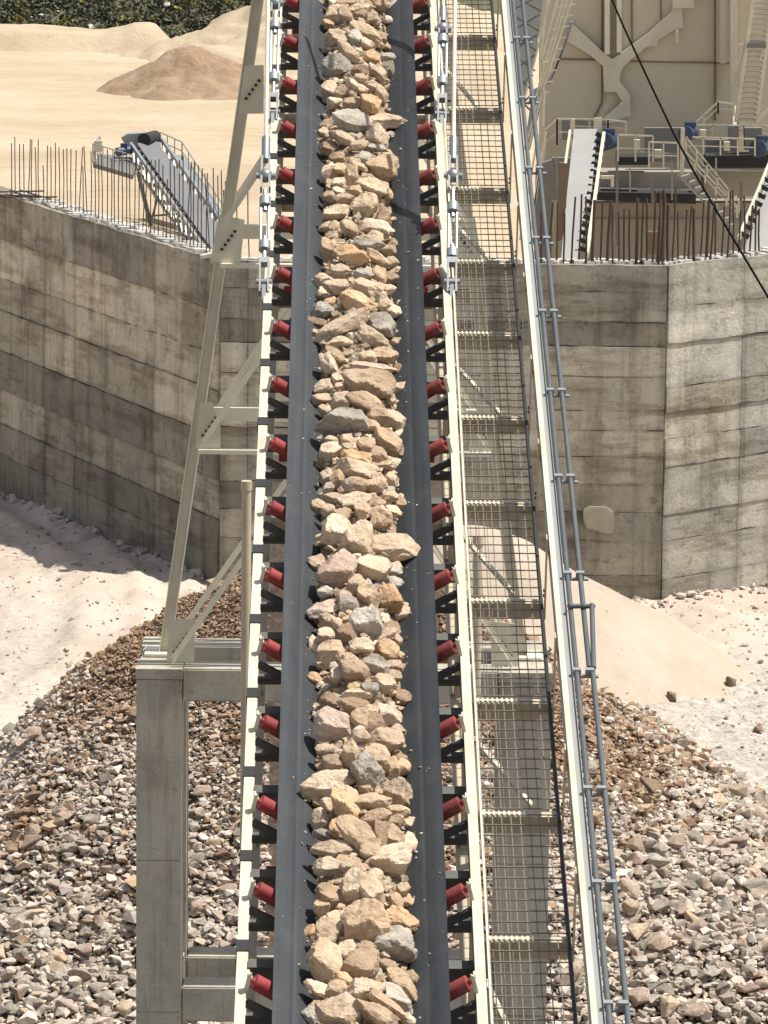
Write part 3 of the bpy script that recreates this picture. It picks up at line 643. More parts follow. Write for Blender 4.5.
# ------------------------------------------------------------------ stay rods with turnbuckles
def t_at_y(p, q, y):
    lo, hi = 0.0, 1.0
    for _ in range(40):
        m = (lo+hi)/2
        if proj(p.lerp(q, m))[1] > y: lo = m
        else: hi = m
    return p.lerp(q, lo)
def stay(x0, y0, x1, y1, vt, sg, marks, label, rodr=.017):
    u0, s0 = cv(x0, y0, -.05); u1, s1 = cv(x1, y1, vt); p = W(u0, s0, -.05); q0 = W(u1, s1, vt); q = p + (q0-p)*2.2
    st = thing('stay_rod', label, 'stay rod', p, 'stay rods over the belt')
    ax = (q-p).normalized(); side = ax.cross(NN).normalized(); upv = side.cross(ax)
    T = lambda y: t_at_y(p-ax*.4, q, y)
    a, b = T(marks[0]), T(marks[1])          # clevis
    mb = MB()
    for sd in (-1, 1): mb.bar(a-upv*.02+side*sd*.035, b+side*sd*.035, .016, .075, upv)
    mb.tube(a.lerp(b, .35)-side*.065, a.lerp(b, .35)+side*.065, .022, 10); mb.bar(b-ax*.03, b+ax*.03, .09, .07, upv); mb.bar(a-ax*.1-upv*.05, a+ax*.06-upv*.02, .03, .14, upv)
    mb.build('clevis', M['zinc'], st)
    c, d = T(marks[2]), T(marks[3])          # turnbuckle
    mb = MB(); 
    for sd in (-1, 1): mb.tube(c+side*sd*.034, d+side*sd*.034, .014, 8)
    for e in (c, d): mb.tube(e-ax*.045, e+ax*.045, .05, 12)
    mb.build('turnbuckle', M['galv'], st, smooth=True)
    mb = MB(); mb.tube(b, c+ax*.1, .02, 8); e, f = T(marks[4]), T(marks[5]); mb.tube(d-ax*.1, e, .02, 8); mb.build('threaded_stud', M['zinc'], st, smooth=True)
    mb = MB(); m = e.lerp(f, .45)
    for sd in (-1, 1): mb.bar(e+side*sd*.036, f+side*sd*.03, .018, .08, upv)
    mb.ball(m, .062, 10); mb.tube(m-side*.08, m+side*.08, .026, 10); g_ = T(marks[6]); mb.tube(f-ax*.03, g_, .037, 12); mb.build('eye_joint', M['zinc'], st, smooth=True)
    mb = MB(); mb.tube(g_, q, rodr, 10); mb.build('rod', M['cream'], st, smooth=True)
stay(264, 284, 268, 2, 1.35, -1, (292, 262, 246, 202, 190, 158, 138), 'nearer left stay rod with zinc turnbuckle beside left side beam', .019)
stay(452, 284, 455, 2, 1.35, 1, (292, 262, 254, 208, 190, 158, 138), 'nearer right stay rod with zinc turnbuckle between belt and walkway', .019)
stay(273, 112, 277, -60, .85, -1, (120, 97, 78, 26, 14, -10, -20), 'farther left stay rod with white turnbuckle at photo top')
stay(442, 112, 444, -60, .85, 1, (122, 98, 82, 40, 36, 20, 8), 'farther right stay rod with zinc turnbuckle at photo top')

# ------------------------------------------------------------------ concrete support frame and steel trestle
PY = 50.5
def pz(x, y): return at(x, y, PY)
fr = thing('concrete_frame', 'grey concrete pier frame carrying the steel trestle over the rubble', 'pier', Vector((-.45, 51.3, 0)))
xl0, xl1 = at(136, 668, PY).x, at(182, 668, PY).x; ztop = at(160, 668, PY).z
xr0, xr1 = at(499, 690, PY).x, at(552, 690, PY).x
DEP = 1.85
def cbox(lo, hi, name):
    mb = MB(); mb.box(lo, hi); return mb.build(name, M['pier'], fr, bevel=.018)
cw = .60
for (a, b) in ((xl0, xl1), (xr0, xr1)):
    for y in (PY, PY+DEP-.55):
        mb = MB(); z0 = -4.0; zs = [1.12, 2.95, ztop-.13]
        prev = z0
        for z in zs + [ztop]:
            mb.box((a+ (.004 if z != ztop else -.006), y+(.004 if z != ztop else -.006), prev), (b-(.004 if z != ztop else -.006), y+.55+(0 if z != ztop else .006), z-.012)); mb.box((a+.02, y+.02, z-.012), (b-.02, y+.53, z)) if z != ztop else None; prev = z
        mb.build('column', M['pier'], fr)
    cbox((a+.02, PY+.552, ztop-.42), (b-.02, PY+DEP-.552, ztop-.012), 'side_beam')
    cbox((a+.02, PY+.552, 1.1), (b-.02, PY+DEP-.552, 1.5), 'side_beam')
for y in (PY+.03, PY+DEP-.50):
    cbox((xl1+.001, y, ztop-.40), (xr0-.001, y+.45, ztop-.012), 'tie_beam')
zl = at(210, 988, PY).z
for y in (PY+.03, PY+DEP-.50): cbox((xl1+.001, y, zl-.42), (xr0-.001, y+.45, zl), 'tie_beam')

tr = thing('steel_trestle', 'cream steel trestle with leaning legs and bolted diagonal braces under the belt', 'trestle', Vector((-.45, 51.3, ztop)))
TY = 51.35
topz = W(0, 19, -1.3).z; 
cxm = (at(161, 660, TY).x + at(525, 676, TY).x)/2
Lb, Lt = at(164, 658, TY), at(262, -30, TY); Lt2 = Lb + (Lt-Lb)*1.28
def mir(p): return Vector((2*cxm-p.x, p.y, p.z))
def ibar(mb, p, q, w, d):      # channel seen from its open side: web and two flanges
    p, q = Vector(p), Vector(q); ax = (q-p).normalized(); x = ax.cross(Vector((0,1,0))).normalized(); y = x.cross(ax)
    mb.bar(p, q, w, .012, y); 
    for sd in (-1, 1): mb.bar(p+x*sd*(w/2), q+x*sd*(w/2), .012, d, y)
for f in (lambda p: p, mir):
    for dy in (0.0,):
        mb = MB(); ibar(mb, f(Lb), f(Lt2), .125, .16); mb.build('leg', M['trestle'], tr)
    mb = MB(); b_ = f(Lb); mb.box((b_.x-.22, b_.y-.22, ztop), (b_.x+.22, b_.y+.22, ztop+.03)); mb.build('base_plate', M['trestle'], tr)
# braces: (x0,y0)->(x1,y1) in photo terms, mirrored to the other leg
def pt(x, y, Y=TY): return at(x, y, Y)
mid = cxm
def line_to_mid(x0, y0, x1, y1):
    p, q = pt(x0, y0), pt(x1, y1); k = (mid-p.x)/(q.x-p.x); return p, p+(q-p)*k
for (a, b) in (((176, 650), (242, 556)), ((206, 436), (262, 352)), ((228, 218), (262, 166))):
    p, q = line_to_mid(*a, *b)
    for f in (lambda p: p, mir):
        for off, w in ((-.72, .06), (.72, .06)):
            mb = MB(); o = Vector((0, off, 0)); mb.bar(f(p)+o, f(q)+o, .018, w, (0, 1, 0)); mb.bar(f(p)+o+Vector((0, 0, .05)), f(q)+o+Vector((0, 0, .05)), w, .014, (0, 1, 0)); mb.build('brace', M['trestle'], tr)
for y0 in (444, 260):
    p = pt(200 if y0 == 444 else 222, y0); p2 = pt(200 if y0 == 444 else 222, y0-28)
    mb = MB(); mb.bar(p+Vector((0, -.52, 0)), mir(p)+Vector((0, -.52, 0)), .12, .05); mb.build('strut', M['trestle'], tr)
    mb = MB(); mb.bar(p2+Vector((0, .52, -.05)), mir(p2)+Vector((0, .52, -.05)), .12, .16); mb.build('strut', M['trestle'], tr)
def gusset(pts, dy=-.50):
    for f in (lambda p: p, mir):
        mb = MB(); mb.prism([f(pt(*q))+Vector((0, dy, 0)) for q in pts], (0, .014, 0))
        c = [sum(q[i] for q in pts)/len(pts) for i in (0, 1)]
        for k in range(5):
            a = f(pt(c[0]+(k-2)*3.2, c[1]-(k-2)*4.4)); mb.tube(a+Vector((0, dy-.03, 0)), a+Vector((0, dy, 0)), .018, 6, mi=1)
        mb.build('gusset', [M['cream'], M['shade_and_steel']], tr)
gusset([(197, 444), (222, 444), (222, 420), (214, 396), (202, 396)])
gusset([(212, 258), (242, 258), (246, 215), (220, 210)])
gusset([(240, 110), (265, 110), (265, 62), (246, 62)])
gusset([(168, 658), (196, 658), (196, 610), (172, 612)])
# two slim posts that come down from the belt truss
for (x, y0, Y, lab) in ((246.5, 490, 47.5, 'beige upright post left of the belt, rising past the pier'), (478, 545, 47.5, 'beige upright post seen through the walkway mesh')):
    p = at(x, y0, Y); st_ = MB(); st_.tube((p.x, Y, .2), (p.x, Y, p.z), .052, 16); 
    s_ = thing('support_post', lab, 'post', Vector((p.x, Y, .2))); st_.build('tube', M['beige'], s_, smooth=True)
    c_ = MB(); c_.tube((p.x, Y, p.z), (p.x, Y, p.z+.10), .06, 16); c_.build('upper_sleeve', M['beige'], s_, smooth=True)

# ------------------------------------------------------------------ retaining wall
wall = thing('retaining_wall', 'high weathered concrete wall in angled faces with rebar standing along its top', 'wall', Vector((1, 79.5, 0)))
def wall_face(A, B, lifts, joints, tones, seed, name, z0=-.8):
    r = np.random.default_rng(seed); A3, B3 = Vector((A.x, A.y, 0)), Vector((B.x, B.y, 0)); t = (B3-A3).normalized(); n = Vector((t.y, -t.x, 0)); L = (B3-A3).length
    V = []; Fq = []; T = []
    zs = [z0] + lifts + [WT]
    js = [0] + [j*L for j in joints] + [L]
    for i in range(len(zs)-1):
        lift_off = r.uniform(0, .05)*(1 if i % 3 else 1.5)
        for j in range(len(js)-1):
            a0, a1 = js[j]+.004, js[j+1]-.004; za, zb = zs[i]+.003, zs[i+1]-.005
            off = lift_off + r.uniform(0, .010)
            tone = np.array(tones(i, j, len(zs)-1))*r.uniform(.74, 1.22)
            nx = max(3, int((a1-a0)/.16)); nz = 5; ze = (0, .09, .5, .91, 1)
            base = len(V)
            for kz in range(nz):
                for kx in range(nx):
                    fx, fz = kx/(nx-1), ze[kz]
                    w = .012*mnoise.noise(Vector((a0+(a1-a0)*fx, za+(zb-za)*fz, seed))*1.3)
                    p = A3 + t*(a0+(a1-a0)*fx) + n*(off+w) + Vector((0, 0, za+(zb-za)*fz+ ((.022*mnoise.fractal(Vector((a0+(a1-a0)*fx, i*3.1+kz*.2, seed))*2.2, 1, 2.1, 4)) if kz in (0, 4) else 0)))
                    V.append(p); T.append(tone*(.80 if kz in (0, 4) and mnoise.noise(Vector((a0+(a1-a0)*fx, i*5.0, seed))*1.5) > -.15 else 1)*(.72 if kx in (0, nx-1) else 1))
            for kz in range(nz-1):
                for kx in range(nx-1): q = base+kz*nx+kx; Fq.append((q, q+1, q+nx+1, q+nx))
            # rim back to the core
            rim = [base+k for k in range(nx)] + [base+nx*k+nx-1 for k in range(1, nz)] + [base+nx*(nz-1)+k for k in range(nx-2, -1, -1)] + [base+nx*k for k in range(nz-2, 0, -1)]
            b2 = len(V)
            for q in rim: V.append(V[q] - n*(off+.05)); T.append(tone)
            m = len(rim)
            for k in range(m): Fq.append((rim[(k+1) % m], rim[k], b2+k, b2+(k+1) % m))
    # core
    b = len(V); e = n*-.02; bk = n*-.55
    for p in (A3, B3):
        for o, z in ((e, z0), (e, WT-.02), (bk, WT-.02), (bk, z0)): V.append(p+o+Vector((0, 0, z))); T.append(np.array((.22, .20, .165)))
    Fq += [(b, b+1, b+5, b+4), (b+1, b+2, b+6, b+5), (b+2, b+3, b+7, b+6), (b+3, b, b+4, b+7), (b, b+3, b+2, b+1), (b+4, b+5, b+6, b+7)]
    off = wloc(wall); me = bpy.data.meshes.new(name); me.from_pydata([tuple(p-off) for p in V], [], Fq); me.materials.append(M['wall'])
    ca = me.color_attributes.new('tone', 'FLOAT_COLOR', 'POINT'); T = np.array(T); ca.data.foreach_set('color', np.concatenate([T, np.ones((len(T), 1))], 1).astype(np.float32).ravel())
    o = bpy.data.objects.new(name, me); COL.objects.link(o); o.parent = wall; return o
def lev(ys, x, Y): return sorted([at(x, y, Y).z for y in ys])
def tone1(i, j, n): return (.25, .225, .18) if i < n-4 and i != 2 else ((.50, .455, .36) if 0 < n-1-i else (.36, .33, .27)) if i != 2 else (.42, .38, .305)
def tone2(i, j, n): return (.33, .305, .25) if i < n-8 else ((.52, .48, .39) if i in (n-7, n-6, n-5) else ((.34, .315, .26) if i in (n-2, n-3) else (.44, .41, .34)))
def tone3(i, j, n): return (.35, .335, .29) if i < n-6 else ((.50, .47, .385) if i < n-3 and j < 1 else (.39, .38, .335))
l1 = lev([240, 279, 311, 351, 390, 425, 455], 1, 90.3); l2 = lev([291, 322, 346, 376, 410, 430, 457, 484, 512, 541, 575], 600, 79.5); l3 = lev([308, 344, 388, 413, 440, 467, 515, 542, 580], 666, 79.5)
wall_face(WALL[0], WALL[1], l1, [.25, .5, .75], tone1, 5, 'wall_face')
def xfrac(px, i):       # where a photo column meets the wall face i
    d = ray(px, 300); A, B = WALL[i], WALL[i+1]
    best = min(((k/2000) for k in range(2001)), key=lambda k: abs((A.x+(B.x-A.x)*k)/(A.y+(B.y-A.y)*k) - d.x/d.y)); return best
wall_face(WALL[1], WALL[2], l1, [xfrac(x, 1) for x in (46, 76, 156, 206)], tone1, 6, 'wall_face')
wall_face(WALL[2], WALL[3], l2, [xfrac(x, 2) for x in (248, 420)], tone2, 7, 'wall_face')
wall_face(WALL[3], WALL[4], l3, [xfrac(x, 3) for x in (742,)], tone3, 8, 'wall_face')
wall_face(WALL[4], WALL[5], l3, [.1, .2, .35, .5, .7], tone3, 9, 'wall_face')
# rough pale mortar on the wall top
mb = MB()
for i in range(1, 4):
    A, B = WALL[i], WALL[i+1]; L = (B-A).length; t = (B-A)/L; n = Vector((t.y, -t.x))
    k = 0.0
    while k < L-.1:
        w = random.uniform(.04, .16); dd = random.uniform(.02, .40); p = A+t*k - n*dd
        mb.hexa([Vector((*(p+t*a-n*b), z)) for z in (WT-.03, WT+random.uniform(.0, .055)) for a, b in ((0,0),(w*.9,.02),(w,.2),(.02,.22))]); k += w*.5
mb.build('broken_mortar', M['cap'], wall)
def rebar(px, py0, tilt, r=.012, hgt=None, i=1):
    f = xfrac(px, i); A, B = WALL[i], WALL[i+1]; p = A.lerp(B, f); t = (B-A).normalized(); n = Vector((t.y, -t.x)); p = p - n*.22
    zt = at(px, py0, p.y).z; b0 = Vector((p.x, p.y, WT-.1)); b1 = Vector((p.x+tilt*(zt-WT), p.y+random.uniform(-.03, .03), zt)); m = b0.lerp(b1, .5)+Vector((random.uniform(-.015, .015), 0, 0))
    mb = MB(); mb.tube(b0, m, r, 6); mb.tube(m, b1, r, 6); mb.build('rebar', M['rust'], wall)
xs_ = [2+k*3.93+random.uniform(-.6, .6) for k in range(55)]
for x in xs_:
    top = 139 + x*.14 + random.uniform(-4, 5) + (18 if random.random() < .15 else 0) if x < 160 else 158 + (x-160)*.3 + random.uniform(-6, 8)
    rebar(x, top, random.uniform(-.012, .012) if random.random() < .9 else random.uniform(-.08, .08), .0105, i=1)
for x in [221, 228, 236, 249]: rebar(x, 190+random.uniform(-8, 12), random.uniform(-.03, .03), .011, i=2)
for x in [541, 549, 556, 563, 571, 578, 586, 592, 600, 607, 613, 619, 624, 630, 636, 641, 647, 652, 657, 661]:
    rebar(x, 200+random.uniform(-10, 14), random.uniform(-.03, .05), .018 if random.random() < .8 else .03, i=2)
for x in [666, 671, 676, 680, 686, 692, 696, 702, 708, 714, 718, 723, 729, 735, 741, 746, 752, 757, 763, 767]:
    rebar(x, 198+random.uniform(-14, 14), random.uniform(-.03, .05), .018 if random.random() < .8 else .03, i=3)
# rebar mat lying on the left wall
rb = thing('rebar_bundle', 'rusty rebar rods lying loose across the top of left wall', 'rebar bundle', at(20, 200, 89.5))
for (a, b) in (((-6, 192), (44, 191)), ((-6, 197), (57, 197)), ((-4, 195), (40, 196)), ((10, 190), (34, 200)), ((20, 190), (50, 199))):
    mb = MB(); mb.tube(at(*a, 90.3), at(*b, 88.3), .016, 6); mb.build('rod', M['rust'], rb)
mb = MB(); p, q = at(201, 256.5, 79.6), at(216, 253.5, 79.6); mb.bar(p, q, .28, .06); tag(mb.build('plank', M['white'], None), 'short white plank lying on the wall top beside the trestle leg', 'plank')

# ------------------------------------------------------------------ rubble stones on heap and ground
def nrm_pt(x, y): return float(total_h(np.array([x]), np.array([y]))[0])
cand = []
N = 560000
rx = rng.uniform(-7.2, 7.4, N); ry = rng.uniform(48.5, 63.4, N)
hz = total_h(rx, ry); oncone = (cone_h(rx, ry) > np.maximum(ground_h(rx, ry), scone_h(rx, ry))-.02); front = (ry < 59.5 + fbm(rx, ry, .7, 3, 58)*2)
q_ = np.stack([rx, ry, hz-16], -1); dz_ = q_ @ np.array(FW); ppx = 384+F*(q_ @ np.array(RT))/dz_; ppy = 512-F*(q_ @ np.array(UP))/dz_
hg = np.clip((hz+.3)/5.0, 0, 1)
ok = (oncone | front) & (ppx > -190) & (ppx < 960) & (ppy < 1110) & ~((ppx > 268) & (ppx < 440) & (ppy < 1000)) & (rng.random(N) < .13+.60*hg)
rx, ry, hz, ppx, ppy, hg = (a[ok] for a in (rx, ry, hz, ppx, ppy, hg)); n_ = len(rx)
brn = (hg + rng.normal(0, .13, n_) + .5*vnoise(rx*.6, ry*.6, 44)) > .43
base = .022 + .080*(1-hg)**1.35; szs = np.minimum(base*rng.lognormal(-.06, .46, n_), .30)
pal_p, pal_b = np.array(TONES['pale']), np.array(TONES['brown'])
tn = np.where(brn[:, None], pal_b[rng.integers(0, len(pal_b), n_)], pal_p[rng.integers(0, len(pal_p), n_)])*rng.uniform(.8, 1.12, (n_, 1))
dms = szs[:, None]*np.stack([rng.uniform(.9, 1.45, n_), rng.uniform(.8, 1.1, n_), rng.uniform(.55, .85, n_)], -1); zz = hz + szs*rng.uniform(-.15, .65, n_)
small_items = [((rx[k], ry[k], zz[k]), tuple(dms[k]), tuple(tn[k]), ppx[k], ppy[k], szs[k]) for k in range(n_)]
# the largest seen ones become individuals
vis = [k for k, it in enumerate(small_items) if -5 < it[3] < 773 and 560 < it[4] < 1028 and not (132 < it[3] < 190 or 236 < it[3] < 560)]
vis.sort(key=lambda k: -max(small_items[k][1][:2])); ind = set(vis[:296])
ZM = {}
def rub_variant(k):
    if k not in ZM:
        v, f = hull_stone(900+k*5, True); me = bpy.data.meshes.new('rubble_stone'); me.from_pydata((v*.5).tolist(), [], f.tolist()); me.materials.append(M['rubble']); me.shade_smooth(); me.set_sharp_from_angle(angle=math.radians(24)); ZM[k] = me
    return ZM[k]
RCOL = ['c', 'g', 't', 'c', 'p']
for k in sorted(ind):
    pos, dims, tone, px, py, sz = small_items[k]
    ck = random.choice('ggppcg') if tone[0]/tone[2] < 1.8 else random.choice('bbt')
    o = bpy.data.objects.new('rubble_stone', rub_variant(random.randrange(20))); COL.objects.link(o)
    o.material_slots[0].link = 'OBJECT'; o.material_slots[0].material = ROCK[ck][0]
    o.matrix_world = Matrix.Translation(pos) @ (Matrix.Rotation(random.uniform(0, 6.28), 4, 'Z') @ Matrix.Rotation(random.uniform(-.6, .6), 4, 'X')) @ Matrix.Diagonal((*dims, 1))
    where = 'left of the concrete pier' if px < 136 else ('between left pier and conveyor' if px < 240 else 'right of the grey pipes')
    band = 'high up the heap' if py < 800 else ('halfway down the heap' if py < 900 else 'near the heap foot')
    tag(o, f"{'big' if max(dims[:2]) > .24 else 'middling'} {ROCK[ck][1]} stone in rubble {where}, {band}", 'stone', 'stones of the rubble heap')
rest = [it[:3] for k, it in enumerate(small_items) if k not in ind]
tag(stones_object('rubble', rest, M['rubble'], 1), 'heap of broken pale and brown stone under the conveyor', 'rubble', kind='stuff')
print('STONES', len(small_items), len(ind), len(belt_rocks))
# scattered pebbles on the sand
items = []
for _ in range(4200):
    if rng.random() < .5: x = rng.uniform(1.5, 8); y = rng.uniform(60, 80)
    else: x = rng.uniform(-8, -1.5); y = rng.uniform(62, 86)
    if y > wall_y(x)-.2: continue
    if scone_h(np.array([x]), np.array([y]))[0] > .7 and rng.random() < .93: continue
    sz = .03*rng.lognormal(0, .55); sz = min(sz, .16)
    items.append(((x, y, nrm_pt(x, y)+sz*.15), (sz*1.3, sz, sz*.8), tuple(np.array(pick('pale'))*rng.uniform(.5, 1))))
for _ in range(420):       # crumbs along the foot of the walls
    x = rng.uniform(-8, 8); y = wall_y(x)-abs(rng.normal(0, .35))-.1; sz = min(.3, .09*rng.lognormal(0, .5))
    items.append(((x, y, nrm_pt(x, y)+sz*.2), (sz*1.3, sz, sz*.8), pick('pale')))
tag(stones_object('pebbles', items, M['rubble'], 1), 'loose pebbles scattered over the sandy ground by the walls', 'pebbles', kind='stuff')
for (px, py, w, ck, lab) in ((731, 686, 15, 'b', 'dark triangular stone lying alone on pale gravel at right'), (757, 733, 12, 'b', 'dark flat stone on the gravel near right photo edge'), (672, 701, 13, 'b', 'brown stone at the foot of the pale sand heap'), (600, 520, 34, 't', None), (89, 657, 7, 'b', 'small brown stone alone on the tracked sand at left'), (697, 772, 18, 'b', 'dark brown stone where gravel meets the rubble heap')):
    if lab is None: continue
    d = ray(px, py); t = 58.0
    while t < 84 and (16+d.z*t/d.y) > nrm_pt(d.x*t/d.y, t): t += .05
    sz = w*t/F; o = bpy.data.objects.new('loose_stone', rub_variant(random.randrange(20))); COL.objects.link(o); o.material_slots[0].link = 'OBJECT'; o.material_slots[0].material = ROCK[ck][0]
    o.location = (d.x*t/d.y, t, nrm_pt(d.x*t/d.y, t)+sz*.3); o.scale = (sz, sz*.9, sz*.9); o.rotation_euler = (random.random(), random.random(), random.random()*6); tag(o, lab, 'stone')
# pale block cast into the wall face
mb = MB(); q_ = [(583, 510), (588, 507), (606, 507), (613, 511), (615, 519), (614, 533), (608, 535), (596, 531), (586, 529), (583, 520)]
mb.prism([at(x, y, 79.40) for x, y in q_], (0, .09, 0)); tag(mb.build('stone_block', sand_mat('block_stone', (.26, .225, .165), (.36, .32, .245), (.45, .41, .33), 1.5, .8, .04, 8), None, bevel=.02), 'pale flat stone block bedded in the right concrete wall above the sand heap', 'stone block')

# ------------------------------------------------------------------ overhead cable
mb = MB(); pts = [at(x, y, Y) for x, y, Y in ((600, -60, 66), (612, 0, 65), (626, 32, 64), (640, 62, 63), (656, 96, 62), (674, 134, 61), (694, 172, 60), (716, 210, 59), (740, 250, 58), (768, 297, 57), (800, 345, 56))]
mb.path(pts, .0155, 8); tag(mb.build('overhead_cable', M['black'], None), 'black cable hanging diagonally in front of the silo and right wall', 'cable')

# ------------------------------------------------------------------ yard behind the wall
YZ = -6.0
def yard_h(x, y): return YZ + fbm(x, y, .04, 5, 71)*.6 - 5.5*smooth(.5, 5.5, x)*smooth(300, 240, y)
xs = np.concatenate([np.linspace(-2500, -60, 14)[:-1], np.linspace(-60, 60, 81), np.linspace(60, 2500, 14)[1:]]); ys = np.concatenate([np.linspace(-400, 80, 8)[:-1], np.linspace(80, 345, 134), np.linspace(345, 3000, 12)[1:]])
def yard_h2(x, y): return np.where((np.abs(x) < 47) & (y < 143), -8.5, yard_h(x, y)) 
grid_mesh('quarry_yard', xs, ys, yard_h2, M['yard'], None, 'structure')
def hf_cone(cx, cy, top, k, seed, flat=.3, asp=1.0, nz=.12):
    return lambda x, y: top - k*np.sqrt((x-cx)**2 + ((y-cy)/asp)**2 + flat) + fbm(x, y, .22, 7, seed, .6)*nz*6
p = at(197, 52, 271); heap('sand_heap', p.x, 271, 7.5, hf_cone(p.x, 271, p.z+.45, .50, 81, .05, 1.0, .16), M['browncone'], .2, 'brown sand heap with dark top standing in the pale yard', 'sand heap')
p = at(372, -36, 300); heap('sand_heap', p.x, 300, 24, hf_cone(p.x, 300, p.z, .40, 82, 1.0, 1.0, .2), M['yard'], .35, 'tall pale sand heap sloping up behind the brown heap', 'sand heap')
# low berm along the far edge of the yard
mb_x = np.linspace(-52, -13, 110); mb_y = np.linspace(297, 311, 50)
def berm_h(x, y):
    c = 304; px = 384 + F*x/304.
    top = np.interp(px, [-340, 20, 50, 100, 120, 130, 150, 156, 166, 176, 300], [1.75, 1.75, 1.65, 1.6, 1.75, 1.95, 1.95, 1.5, .8, .1, 0])
    return YZ - .35 + (top+.25)*np.exp(-((y-c)/3.2)**4*1.0) + fbm(x, y, .3, 5, 91)*.35
tag(grid_mesh('earth_bank', mb_x, mb_y, berm_h, M['yard']), 'low pale sand bank along far edge of the yard below scrub', 'bank')
def hill_h(x, y): return YZ - .6 + np.clip(y-310, 0, 200)*.36 + fbm(x, y, .06, 5, 95)*3*smooth(310, 335, y)
grid_mesh('hill', np.linspace(-160, 160, 90), np.linspace(308, 520, 120), hill_h, M['hill'], None, 'structure')
def scrub():
    V = []; Fq = []; T = []
    pal = [(.05,.062,.03),(.065,.075,.04),(.04,.05,.026),(.085,.085,.05),(.10,.095,.06)]
    bushes = []
    for _ in range(1500):
        x = rng.uniform(-40, -5); y = rng.uniform(310.5, 345); bushes.append((x, y, rng.uniform(.4, 1.05)))
    for (x, y, r) in bushes:
        z = float(hill_h(np.array([x]), np.array([y]))[0]); q = rng.random(); yel = q < .16
        base = np.array((.30, .24, .03) if yel else pal[rng.integers(5)])*rng.uniform(.8, 1.25)
        for _k in range(90):
            d = rng.normal(size=3); d /= np.linalg.norm(d); d[2] = abs(d[2]); c = np.array((x, y, z)) + d*r*np.array((1.25, 1.1, .85))*rng.uniform(.5, 1.0)
            a = rng.normal(size=3); a /= np.linalg.norm(a); b = np.cross(a, rng.normal(size=3)); b /= np.linalg.norm(b); w = rng.uniform(.06, .17)
            o = len(V); V.extend([c-a*w-b*w*.6, c+a*w-b*w*.5, c+a*w*.7+b*w*.6, c-a*w*.8+b*w*.5]); Fq.append((o, o+1, o+2, o+3))
            tc = base*rng.uniform(.65, 1.35) if not yel or rng.random() < .55 else np.array(pal[0]); T += [tc]*4
    me = bpy.data.meshes.new('scrub'); me.from_pydata([tuple(v) for v in V], [], Fq)
    ca = me.color_attributes.new('tone', 'FLOAT_COLOR', 'POINT'); T = np.array(T); ca.data.foreach_set('color', np.concatenate([T, np.ones((len(T), 1))], 1).astype(np.float32).ravel())
    me.materials.append(vcol_mat('scrub_leaf', 3, .1, .8, False)); o = bpy.data.objects.new('scrub', me); COL.objects.link(o)
    tag(o, 'dark green scrub with yellow bloom covering the far hillside', 'scrub', kind='stuff')
scrub()
items = []
for _ in range(170):
    x = rng.uniform(-42, -5); y = rng.uniform(310.5, 340); sz = rng.uniform(.15, .6); items.append(((x, y, float(hill_h(np.array([x]), np.array([y]))[0])+rng.uniform(.1, .7)), (sz*1.5, sz, sz*.8), (.55, .53, .5)))
tag(stones_object('hillside_rocks', items, M['rubble'], 1), 'pale boulders showing among the scrub on the far hillside', 'boulders', kind='stuff')

# ------------------------------------------------------------------ background plant, built from bars and plates at their own distances
def pb(mb, x0, y0, x1, y1, Y, wpx, dep=None, Y1=None, mi=0):
    w = wpx*Y/F; mb.bar(at(x0, y0, Y), at(x1, y1, Y1 or Y), w, dep or w, (0, 1, 0), mi)
def pbd(mb, x0, y0, x1, y1, Y, wpx, dep): 
    p, q = at(x0, y0, Y), at(x1, y1, Y); w = wpx*Y/F; ax = (q-p).normalized(); n = Vector((0, 1, 0)); n = (n-ax*n.dot(ax)).normalized(); mb.bar(p, q, w, dep, n)
def pl(mb, poly, Y, thick, mi=0): mb.prism([at(x, y, Y) for x, y in poly], (0, thick, 0), mi)

# small conveyor at left
sc_ = thing('small_conveyor', 'small grey conveyor with railed head platform behind the left wall rebar', 'conveyor', at(150, 240, 190))
hA, hB, fC, fD = at(137, 146, 198), at(155, 141, 199.5), at(212, 252, 186.5), at(231, 246, 188)
mb = MB(); mb.hexa([fC, fD, hB, hA]+[p+Vector((0, 0, .12)) for p in (fC, fD, hB, hA)]); mb.build('belt', M['greybelt'], sc_)
mb = MB()
for a, b in ((hA, fC), (hB, fD)):
    sd = -.28 if a is hA else .28
    a2, b2 = a+Vector((sd, 0, .1)), b+Vector((sd, 0, .1)); mb.bar(a2, b2, .12, .16); lo = Vector((0, 0, -.75)); mb.bar(a2+lo, b2+lo, .1, .1)
    for k in range(14): f0, f1 = k/14, (k+1)/14; mb.bar((a2.lerp(b2, f0)), (a2+lo).lerp(b2+lo, f1), .06, .06); mb.bar(a2.lerp(b2, f1), (a2+lo).lerp(b2+lo, f1), .06, .06)
mb.build('truss', M['galv'], sc_)
for k in range(20):
    mb = MB(); f = (k+.5)/20; p = hA.lerp(fC, f)+Vector((-.2, 0, .06)); mb.tube(p, p+Vector((.25, 0, -.1)), .09, 8); mb.build('idler', M['shade_and_steel'], sc_)
mb = MB(); pl(mb, [(121, 138), (128, 134), (144, 133), (150, 143), (138, 146), (126, 146)], 198.5, 1.0); mb.build('head_cover', M['palebelt'], sc_)
mb = MB(); mb.tube(at(144, 140, 198.2), at(155, 137, 199.8), .3, 14); mb.build('head_drum', M['shade_and_steel'], sc_, smooth=True)
mb = MB(); mb.tube(at(117, 152, 197.4), at(131, 150, 197.8), .2, 12); mb.box(at(124, 149, 197.6)-Vector((.15, .15, .1)), at(124, 149, 197.6)+Vector((.15, .15, .25))); mb.build('motor', M['blue'], sc_, smooth=True)
